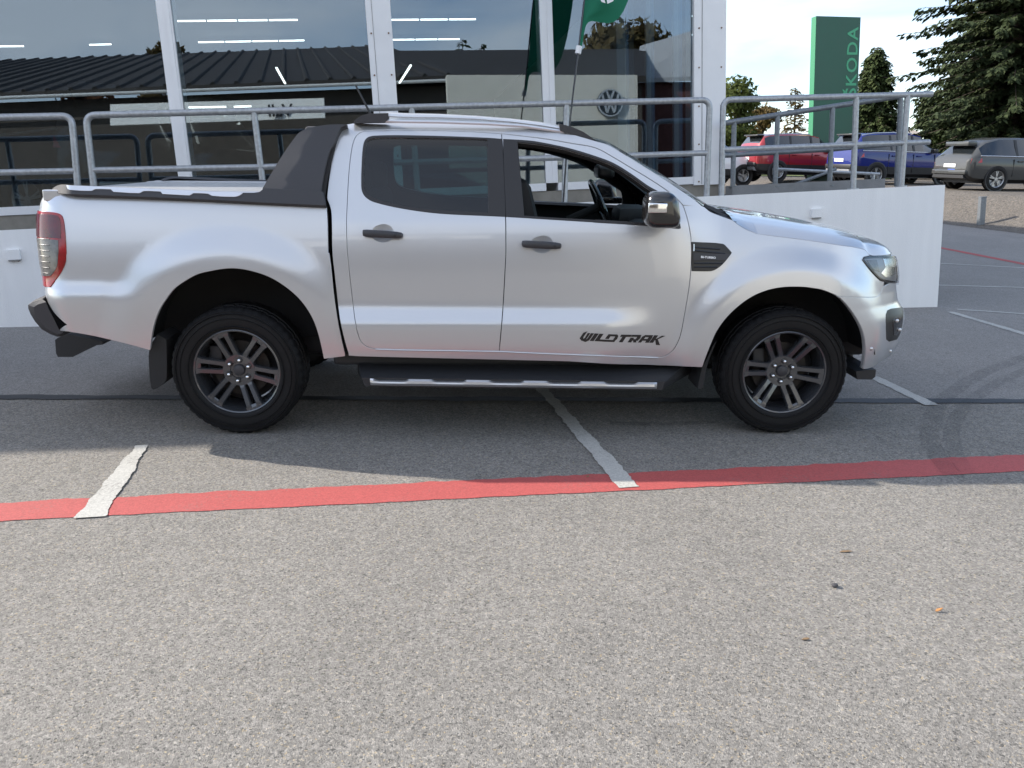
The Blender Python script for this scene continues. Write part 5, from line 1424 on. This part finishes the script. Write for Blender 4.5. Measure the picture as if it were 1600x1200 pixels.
        if stripe: MB().tube([(x_ * sx_, yb * w_, z_ * hs) for x_, w_, z_ in ((.34, .73, 1.60), (.8, .72, 1.67), (1.6, .72, 1.70), (2.3, .72, 1.68))], .022, 6).build('roof_rail', M['satin'], t, smooth=True)
        # door seams, handles, mirror
        for xx in (1.33, 2.33, 3.2):
            MB().box((xx * sx_ - .006, min(yb * .97, yb * 1.003), .42), (xx * sx_ + .006, max(yb * .97, yb * 1.003), 1.0 * hs)).build('door_seam', M['car_black'], t)
        for xx in (1.45, 2.45):
            MB().box((xx * sx_, min(yb * .97, yb * 1.02), .92 * hs), (xx * sx_ + .2, max(yb * .97, yb * 1.02), .96 * hs), .01).build('door_handle', paint_, t)
        MB().box((3.0 * sx_, min(yb * .96, yb * 1.2), 1.05 * hs), (3.16 * sx_, max(yb * .96, yb * 1.2), 1.18 * hs), .03).build('door_mirror', M['car_black'], t, smooth=True)
        # tail light wrapping the corner
        MB().hexa([(.02, -sgn * .42, .88 * hs), (.05, -sgn * .80 * 1.0, .86 * hs), (.34, yb * 1.0, .90 * hs), (.10, -sgn * .42, .88 * hs), (.03, -sgn * .42, 1.0 * hs), (.075, -sgn * .80, 1.02 * hs), (.34, yb * .955, 1.04 * hs), (.14, -sgn * .42, 1.0 * hs)]).build('tail_light', M['car_tail'], t)
    MB().hexa([(-.035, -.70, .40 * hs), (-.035, .70, .40 * hs), (.1, .70, .36 * hs), (.1, -.70, .36 * hs), (-.035, -.66, .50 * hs), (-.035, .66, .50 * hs), (.1, .66, .50 * hs), (.1, -.66, .50 * hs)]).build('rear_skid', M['satin'] if not estate else M['car_black'], t)
    MB().box((-.045, -.74, .52 * hs), (.12, .74, .66 * hs), .02).build('bumper', paint_ if estate else M['car_black'], t, smooth=True)
    if plate:
        pl = MB().box((-.016, -.26, .74 * hs), (-.004, .26, .85 * hs), .003).build('number_plate', M['plate'], t)
        if estate: MB().box((-.020, -.26, .63 * hs), (-.0165, .05, .68 * hs)).build('plate_strip', M['plate_blue'], t)
    MB().box((.12, -.5, 1.60 * hs if not estate else 1.42 * hs), (.42, .5, 1.655 * hs if not estate else 1.56 * hs), .02).build('spoiler', M['car_black'] if not estate else paint_, t, smooth=True)
    # arches and wheels
    for xw in (xr, xr + wb):
        for sgn in (1, -1):
            Mw = Matrix.Translation((xw, -sgn * (Wd - .0), .345))
            if not estate or True:
                MB().lathe([(.405 if not estate else .37, -.012), (.43 if not estate else .378, -.006), (.43 if not estate else .378, .05), (.33, .05), (.33, -.004), (.405 if not estate else .37, -.012)], 28, Mw if sgn > 0 else Mw @ Matrix.Rotation(math.pi, 4, 'Z')).build('arch_trim', M['car_black'], t, smooth=True)
            w = empty('wheel', parent=t, mat4=Matrix.Translation((xw, -sgn * (Wd - .095), .345)) @ Matrix.Rotation(0 if sgn > 0 else math.pi, 4, 'Z'))
            MB().lathe([(.235, .1), (.238, -.10), (.27, -.113), (.32, -.108), (.345, -.085), (.345, .09), (.31, .11), (.235, .1)], 32).build('tyre', M['tyre'], w, smooth=True)
            rm_ = MB(); rm_.lathe([(.24, -.112), (.225, -.10), (.21, -.03), (.0, -.02)], 28); rm_.lathe([(.0, -.095), (.05, -.095), (.06, -.07)], 12)
            for k in range(5):
                for dv in (-.13, .13):
                    a_ = 2 * math.pi * k / 5 + .3; a2 = a_ + dv
                    p0 = np.array([.04 * math.cos(a_), .04 * math.sin(a_)]); p1 = np.array([.232 * math.cos(a2), .232 * math.sin(a2)])
                    pl_ = seg2(p0, p1, .028); rm_.prism(pl_, lambda x, z: (x, -.094, z), lambda x, z: (x, -.06, z))
            rm_.build('rim', M['car_rim'], w)
    MB().box((.3, -Wd * .8, .22), (L - .5, Wd * .8, .5)).build('underbody', M['car_black'], t)
    return t
RED = paint('car_red', (.30, .012, .018)); BLUE = paint('car_blue', (.003, .012, .14), .0, .5); GREY = paint('car_grey', (.045, .047, .047), .0, .55); WHITE = paint('car_white', (.72, .72, .74), 0)
def rise_at(px):                # rise of the gravel above the car park under a pixel
    return RISE
car('parked_car', (1211, 282.5), .70, R(14), RED, 'red suv with pale roof rails parked on the gravel, left of the green pylon', stripe=True)
car('parked_car', (1363, 288.5), .69, R(13), BLUE, 'bright blue suv parked on the gravel between the green pylon and the grey estate', stripe=True)
car('parked_car', (1549, 298.5), .69, R(9), GREY, 'dark grey estate car at the right edge, nearest of the parked cars', L=4.85, H=1.50, estate=True, wb=2.84)
car('parked_car', (1158, 283), .70, R(14), WHITE, 'white car mostly hidden behind the showroom corner post, behind the red suv', stripe=True).location += Vector((-2.35, .6, 0))
# two dark cars stand inside the showroom
for i, (px, dep, yw, lab) in enumerate((((205, 285), 3.2, R(160), 'black car standing inside the showroom, left of the first white mullion'), ((350, 285), 4.6, R(150), 'black car deeper inside the showroom, right of the first white mullion'))):
    u_ = wall_px(px, FV + dep)[0]; lc = bp_(u_, FV + dep, WTOP + .002)
    car('parked_car', None, 0, yw, paint('car_black_paint', (.012, .012, .014)), lab, loc=tuple(lc), group='cars inside the showroom', plate=False)

# ------------------------------------------------------------------ bollards on the gravel bank
def bollard(px0, px1, r_, label):
    d = ray(*px0)
    q = None
    for t in np.arange(8, 40, .05):
        p = CAM + d * t
        if p[2] <= gravel_z(p[0], p[1]): q = p; dep = t; break
    hgt = (px0[1] - px1[1]) / FPX * dep * 1.02
    o = empty('bollard', loc=tuple(q)); tag(o, label, 'bollard', 'posts on the gravel bank')
    MB().box((-r_, -r_, -.2), (r_, r_, hgt - .03), .004).build('post', M['galv_dark'], o); MB().box((-r_ * 1.1, -r_ * 1.1, hgt - .03), (r_ * 1.1, r_ * 1.1, hgt), .005).build('cap', M['galv_dark'], o)
bollard((1532, 352), (1532, 309), .065, 'square grey steel post standing on the dark gravel bank at the right')

# ------------------------------------------------------------------ green feather flag in front of the railing
def flag_pt(px, v=-.30): return on_plane(px, bp_(0, v, 0), WN)
ft = empty('feather_flag', loc=tuple(flag_pt((884, 240)))); tag(ft, 'green feather flag on a thin leaning pole in front of the railing', 'flag')
pole_px = [(872, 430), (886, 230), (895, 150), (904, 78), (913, 0), (924, -110), (944, -230), (980, -320), (1030, -350)]
pole = [flag_pt(p) for p in pole_px]
in_world(MB().tube(fillet(pole, .12, 4), .0085, 8).build('pole', mat('flag_pole', (.05, .05, .055), .25, metal=.6), smooth=True), ft)
in_world(MB().tube([flag_pt((903, 84)), flag_pt((905, 72))], .028, 12).build('clip', M['white_text'], smooth=True), ft)
FLG = bpy.data.materials.new('flag_green'); FLG.use_nodes = True; t_ = FLG.node_tree; b_ = t_.nodes['Principled BSDF']
b_.inputs['Base Color'].default_value = (.015, .20, .11, 1); b_.inputs['Roughness'].default_value = .8
trl = N(t_, 'ShaderNodeBsdfTranslucent', Color=(.015, .22, .12, 1)); ms = N(t_, 'ShaderNodeMixShader'); ms.inputs[0].default_value = .35
t_.links.new(b_.outputs[0], ms.inputs[1]); t_.links.new(trl.outputs[0], ms.inputs[2]); t_.links.new(ms.outputs[0], t_.nodes['Material Output'].inputs[0])
left = [(905, 76), (908, 50), (911, 24), (913, 10), (918, -40), (924, -110), (944, -230), (980, -320), (1030, -350)]
right = [(909, 76), (913, 50), (918, 25), (964, 42), (990, -10), (1008, -110), (1022, -220), (1030, -310), (1034, -346)]
rows = []
for i in range(len(left)):
    row = []
    for k in range(9):
        t = k / 8; x = left[i][0] + (right[i][0] - left[i][0]) * t; y = left[i][1] + (right[i][1] - left[i][1]) * t
        if i == 3: y = left[i][1] + 14 * math.sin(min(1, t * 1.0) * math.pi / 2) * t + (18 if t > .8 else 0) * (t - .8) * 5 + 4 * t
        row.append(flag_pt((x, y)) - WN * (.05 * math.sin(t * 5 + i * .7) * (0 if i < 3 else 1)))
    rows.append(row)
in_world(MB().grid([[tuple(q) for q in r_] for r_ in rows]).build('cloth', FLG, fix=False, smooth=False), ft)
fc = [o for o in children_of(ft) if o.name.startswith('cloth')][0]
for f in fc.data.polygons: f.use_smooth = True
sub = fc.modifiers.new('s', 'SUBSURF'); sub.levels = sub.render_levels = 2
for pl in ([(937, -3), (944, -2), (946, 5), (940, 3)], [(947, -6), (962, -12), (958, 2), (949, 6)]):
    in_world(MB().prism(pl, lambda x, y: flag_pt((x, y), -.42), lambda x, y: flag_pt((x, y), -.424)).build('emblem', M['white_text']), ft)

# ------------------------------------------------------------------ trees
def leafmat(name, c0_, c1_, trans=.25):
    mt, t, b_ = nodes(name)
    tcx = N(t, 'ShaderNodeTexCoord'); ns = N(t, 'ShaderNodeTexNoise', Scale=.9, Detail=3.0); oi = N(t, 'ShaderNodeTexNoise', Scale=14.0, Detail=2.0)
    t.links.new(tcx.outputs['Object'], ns.inputs['Vector']); t.links.new(tcx.outputs['Object'], oi.inputs['Vector'])
    ad = N(t, 'ShaderNodeMath', operation='ADD'); t.links.new(ns.outputs['Fac'], ad.inputs[0]); t.links.new(oi.outputs['Fac'], ad.inputs[1])
    rp = N(t, 'ShaderNodeValToRGB'); rp.color_ramp.elements[0].position = .35; rp.color_ramp.elements[1].position = .65
    hf = N(t, 'ShaderNodeMath', operation='MULTIPLY'); hf.inputs[1].default_value = .5; t.links.new(ad.outputs[0], hf.inputs[0])
    rp.color_ramp.elements[0].color = (*c0_, 1); rp.color_ramp.elements[1].color = (*c1_, 1)
    t.links.new(hf.outputs[0], rp.inputs[0]); t.links.new(rp.outputs[0], b_.inputs['Base Color']); b_.inputs['Roughness'].default_value = .75
    b_.inputs['Specular IOR Level'].default_value = .2
    tr = N(t, 'ShaderNodeBsdfTranslucent'); t.links.new(rp.outputs[0], tr.inputs['Color'])
    mx = N(t, 'ShaderNodeMixShader'); mx.inputs[0].default_value = trans
    t.links.new(b_.outputs[0], mx.inputs[1]); t.links.new(tr.outputs[0], mx.inputs[2]); t.links.new(mx.outputs[0], t.nodes['Material Output'].inputs[0])
    return mt
M['bark'] = mat('bark', (.09, .07, .055), .9, var=.4, vscale=4)
M['needle_dark'] = leafmat('needle_dark', (.018, .030, .014), (.055, .072, .028), .15)
M['needle_mid'] = leafmat('needle_mid', (.03, .05, .018), (.085, .11, .04), .2)
M['leaf_green'] = leafmat('leaf_green', (.05, .075, .018), (.13, .15, .045), .35)
M['leaf_autumn'] = leafmat('leaf_autumn', (.11, .07, .03), (.16, .13, .05), .35)
M['leaf_red'] = leafmat('leaf_red', (.10, .03, .02), (.17, .08, .03), .3)
def conifer(name, base, h, rad, seed, n_branch, matr, label, cat='tree', group=None, droop=.35, sparse=1.0, bare=.06, spray=.30, per=1.0, drop=.0):
    rnd = random.Random(seed); root = empty(name, loc=tuple(base)); tag(root, label, cat, group)
    MB().tube([(0, 0, -.5), (rnd.uniform(-.1, .1), 0, h * .5), (0, 0, h)], [h * .022, h * .014, .02], 8).build('trunk', M['bark'], root, smooth=True)
    V_, F_ = [], []; lim = MB()
    for i in range(n_branch):
        t = (i + rnd.random()) / n_branch; z = h * (bare + (1 - bare) * t ** .95)
        L_ = rad * (1 - t) ** .72 * rnd.uniform(.62, 1.12) + .12
        a = i * 2.399 + rnd.uniform(-.4, .4); up0 = .30 - .45 * (1 - t) + rnd.uniform(-.1, .1)
        pts = []
        for k in range(5):
            s_ = k / 4; r_ = L_ * s_; pts.append(np.array([math.cos(a) * r_, math.sin(a) * r_, z + L_ * (up0 * s_ - droop * s_ * s_ + .16 * s_ ** 4)]))
        lim.tube(pts, [.03 * (1 - t) + .012, .025, .018, .012, .006], 4, caps=False)
        nk = max(3, int(L_ / spray * 3.4 * sparse * per))
        for q in range(nk):
            s_ = (q + rnd.random()) / nk; s_ = .12 + .88 * s_; f_ = s_ * 4; i0 = min(3, int(f_)); p = pts[i0] + (pts[i0 + 1] - pts[i0]) * (f_ - i0)
            for sd in (-1, 1):
                ln = spray * rnd.uniform(.7, 1.5) * (1.15 - .5 * s_); an = a + sd * rnd.uniform(.35, 1.15); dz = -rnd.uniform(.05, .55) - drop * rnd.random() ** 2
                d = np.array([math.cos(an), math.sin(an), dz]); d /= np.linalg.norm(d); side = np.cross(d, (0, 0, 1)); side /= np.linalg.norm(side) + 1e-6
                tilt = rnd.uniform(-.7, .7); sv = side * math.cos(tilt) + np.cross(side, d) * math.sin(tilt); wv = ln * rnd.uniform(.20, .34)
                n0 = len(V_); o_ = p + np.array([rnd.uniform(-.06, .06), rnd.uniform(-.06, .06), rnd.uniform(-.16, .04)])
                V_ += [tuple(o_), tuple(o_ + d * ln * .5 + sv * wv), tuple(o_ + d * ln + np.array([0, 0, -ln * .12])), tuple(o_ + d * ln * .5 - sv * wv)]
                F_.append((n0, n0 + 1, n0 + 2, n0 + 3))
    lim.build('branches', M['bark'], root, fix=False); mk('crown', V_, F_, matr, root)
    return root
def broadleaf(name, base, h, rx, seed, n, matr, label, cat='tree', group=None, leaf=.22, lobes=9, trunk_h=.3):
    rnd = random.Random(seed); root = empty(name, loc=tuple(base)); tag(root, label, cat, group)
    tb = MB(); tb.tube([(0, 0, -.5), (.05, 0, h * trunk_h), (rnd.uniform(-.2, .2), rnd.uniform(-.2, .2), h * .75)], [h * .022, h * .017, .03], 8)
    cs = []
    for i in range(lobes):
        a = rnd.uniform(0, 6.28); zz = rnd.uniform(trunk_h, .95); rr = rx * (1 - abs(zz - .58) * 1.5) * rnd.uniform(.2, .85)
        c_ = np.array([math.cos(a) * rr, math.sin(a) * rr, h * zz]); cs.append((c_, rx * rnd.uniform(.30, .52)))
        tb.tube([(0.03, 0, h * max(trunk_h, zz - .3)), tuple(c_ * .6 + np.array([0, 0, h * (zz) * .38])), tuple(c_)], [.06, .04, .012], 5, caps=False)
    tb.build('trunk', M['bark'], root, fix=False)
    V_, F_ = [], []
    for i in range(n):
        c_, r_ = rnd.choice(cs); d = np.array([rnd.gauss(0, 1) for _ in range(3)]); d /= np.linalg.norm(d); p = c_ + d * r_ * rnd.uniform(.35, 1.08) * np.array([1, 1, .8])
        e = np.array([rnd.gauss(0, 1) for _ in range(3)]); e /= np.linalg.norm(e); g = np.cross(e, d); g /= np.linalg.norm(g) + 1e-6; s_ = leaf * rnd.uniform(.5, 1.2)
        n0 = len(V_); V_ += [tuple(p - e * s_ * .5), tuple(p + g * s_ * .32), tuple(p + e * s_ * .5), tuple(p - g * s_ * .32)]; F_.append((n0, n0 + 1, n0 + 2, n0 + 3))
    mk('crown', V_, F_, matr, root); return root
def tree_at(px_base, px_top, depth):
    d = ray(*px_base); b_ = CAM + d * depth; d2 = ray(*px_top); t2 = CAM + d2 * (depth * 1.0)
    return b_, t2[2] - b_[2]
def pxw(w, depth): return w / FPX * depth
TG = 'trees behind the parked cars'
bse, hh = tree_at((1575, 268), (1590, -270), 36); bse[2] -= .3
conifer('spruce_tree', bse, hh, pxw(205, 36), 5, 460, M['needle_dark'], 'huge dark spruce filling the top right corner behind the grey car', droop=.30, spray=.34, per=1.7, group=TG, drop=.62)
bse, hh = tree_at((1362, 262), (1347, 82), 40)
conifer('cypress_tree', bse, hh, pxw(66, 40), 8, 260, M['needle_mid'], 'dense bushy green conifer just right of the green pylon', spray=.27, group=TG, per=1.7, drop=.8, droop=.55)
bse, hh = tree_at((1240, 262), (1246, 140), 44)
conifer('young_spruce', bse, hh, pxw(38, 44), 9, 60, M['leaf_autumn'], 'small thin yellowish conifer with bare top left of the green pylon', spray=.26, sparse=.6, group=TG)
bse, hh = tree_at((1150, 266), (1163, 128), 40)
broadleaf('birch_tree', bse, hh, pxw(58, 40), 12, 5200, M['leaf_green'], 'olive green broadleaf tree beside the showroom corner', group=TG, leaf=.24)
bse, hh = tree_at((1188, 266), (1180, 165), 42)
broadleaf('birch_tree', bse, hh, pxw(36, 42), 13, 2200, M['leaf_autumn'], 'browning broadleaf tree above the red suv', group=TG, leaf=.22)
for i, (px, top, dp, wd_, sd, mt_, lab) in enumerate((((1450, 258), (1452, 160), 43, 46, 20, 'needle_mid', 'light green bushy tree left of the huge spruce'), ((1500, 258), (1500, 120), 44, 60, 21, 'needle_dark', 'dark tree filling the gap under the huge spruce branches'),
        ((1560, 258), (1560, 130), 45, 62, 22, 'needle_mid', 'mid green tree behind the roof of the grey estate'), ((1640, 258), (1640, 90), 42, 80, 23, 'needle_dark', 'dark green tree at the right edge of the photo behind the grey estate'))):
    bse, hh = tree_at(px, top, dp)
    broadleaf('hedge_tree', bse, hh, pxw(wd_, dp), sd, 5200, M[mt_], lab, group=TG, leaf=.26, lobes=14, trunk_h=.12)
bse, hh = tree_at((1720, 258), (1720, 10), 38)
conifer('spruce_tree', bse, hh, pxw(120, 38), 31, 120, M['needle_dark'], 'dark spruce beyond the right edge, next to the huge one', droop=.3, spray=.36, drop=.5, per=1.5, group=TG)
# pale house glimpsed between the conifers
HD = 52
hb = CAM + ray(1400, 262) * HD; hx0 = CAM + ray(1366, 262) * HD; hx1 = CAM + ray(1432, 262) * HD
hz = [(CAM + ray(1400, y) * HD)[2] for y in (212, 196)]
hs_ = empty('pale_house', loc=tuple(hb)); tag(hs_, 'pale house with a low roof and chimney glimpsed between the conifers', 'house')
ywd = np.array([0, 1, 0.])
mbh = MB().hexa([hx0, hx1, hx1 + ywd * 7, hx0 + ywd * 7] + [np.array([p[0], p[1], hz[0]]) for p in (hx0, hx1, hx1 + ywd * 7, hx0 + ywd * 7)])
in_world(mbh.build('wall', mat('house_wall', (.50, .46, .40), .9)), hs_)
e0_, e1_ = np.array([hx0[0] - .3, hx0[1] - .4, hz[0] - .05]), np.array([hx1[0] + .3, hx1[1] - .4, hz[0] - .05]); r0_, r1_ = e0_ + ywd * 4 + UP * .95, e1_ + ywd * 4 + UP * .95
in_world(MB().add([e0_, e1_, r1_, r0_, e0_ + ywd * 8, e1_ + ywd * 8], [(0, 1, 2, 3), (3, 2, 5, 4), (0, 3, 4), (1, 5, 2)]).build('roof', mat('house_roof', (.30, .26, .22), .9)), hs_)
cc = r0_ * .6 + r1_ * .4
in_world(MB().box(cc + [-.3, -.3, -.3], cc + [.3, .3, .5]).build('chimney', M['dark_wall']), hs_)
# low wooded skyline far off
rnd = random.Random(77)
V_, F_ = [], []
for i in range(26000):
    a = rnd.uniform(-1.1, 1.25); r_ = rnd.uniform(75, 100); x = math.sin(a) * r_; y = math.cos(a) * r_
    if y < 40: continue
    top = 3.0 + 2.6 * math.sin(a * 9) * math.sin(a * 4.3 + 1) + 1.2 * math.sin(a * 31)
    z = clampz(x, y) - .3 + max(0.5, top) * rnd.random() ** .8 * 1.0
    e = np.array([rnd.gauss(0, 1) for _ in range(3)]); e /= np.linalg.norm(e); g = np.cross(e, [rnd.gauss(0, 1) for _ in range(3)]); g /= np.linalg.norm(g) + 1e-6; s_ = rnd.uniform(.4, .9)
    n0 = len(V_); p = np.array([x, y, z]); V_ += [tuple(p - e * s_), tuple(p + g * s_ * .6), tuple(p + e * s_), tuple(p - g * s_ * .6)]; F_.append((n0, n0 + 1, n0 + 2, n0 + 3))
tag(mk('distant_wood', V_, F_, M['leaf_green']), kind='stuff')
# trees behind the workshop opposite, mirrored in the glass
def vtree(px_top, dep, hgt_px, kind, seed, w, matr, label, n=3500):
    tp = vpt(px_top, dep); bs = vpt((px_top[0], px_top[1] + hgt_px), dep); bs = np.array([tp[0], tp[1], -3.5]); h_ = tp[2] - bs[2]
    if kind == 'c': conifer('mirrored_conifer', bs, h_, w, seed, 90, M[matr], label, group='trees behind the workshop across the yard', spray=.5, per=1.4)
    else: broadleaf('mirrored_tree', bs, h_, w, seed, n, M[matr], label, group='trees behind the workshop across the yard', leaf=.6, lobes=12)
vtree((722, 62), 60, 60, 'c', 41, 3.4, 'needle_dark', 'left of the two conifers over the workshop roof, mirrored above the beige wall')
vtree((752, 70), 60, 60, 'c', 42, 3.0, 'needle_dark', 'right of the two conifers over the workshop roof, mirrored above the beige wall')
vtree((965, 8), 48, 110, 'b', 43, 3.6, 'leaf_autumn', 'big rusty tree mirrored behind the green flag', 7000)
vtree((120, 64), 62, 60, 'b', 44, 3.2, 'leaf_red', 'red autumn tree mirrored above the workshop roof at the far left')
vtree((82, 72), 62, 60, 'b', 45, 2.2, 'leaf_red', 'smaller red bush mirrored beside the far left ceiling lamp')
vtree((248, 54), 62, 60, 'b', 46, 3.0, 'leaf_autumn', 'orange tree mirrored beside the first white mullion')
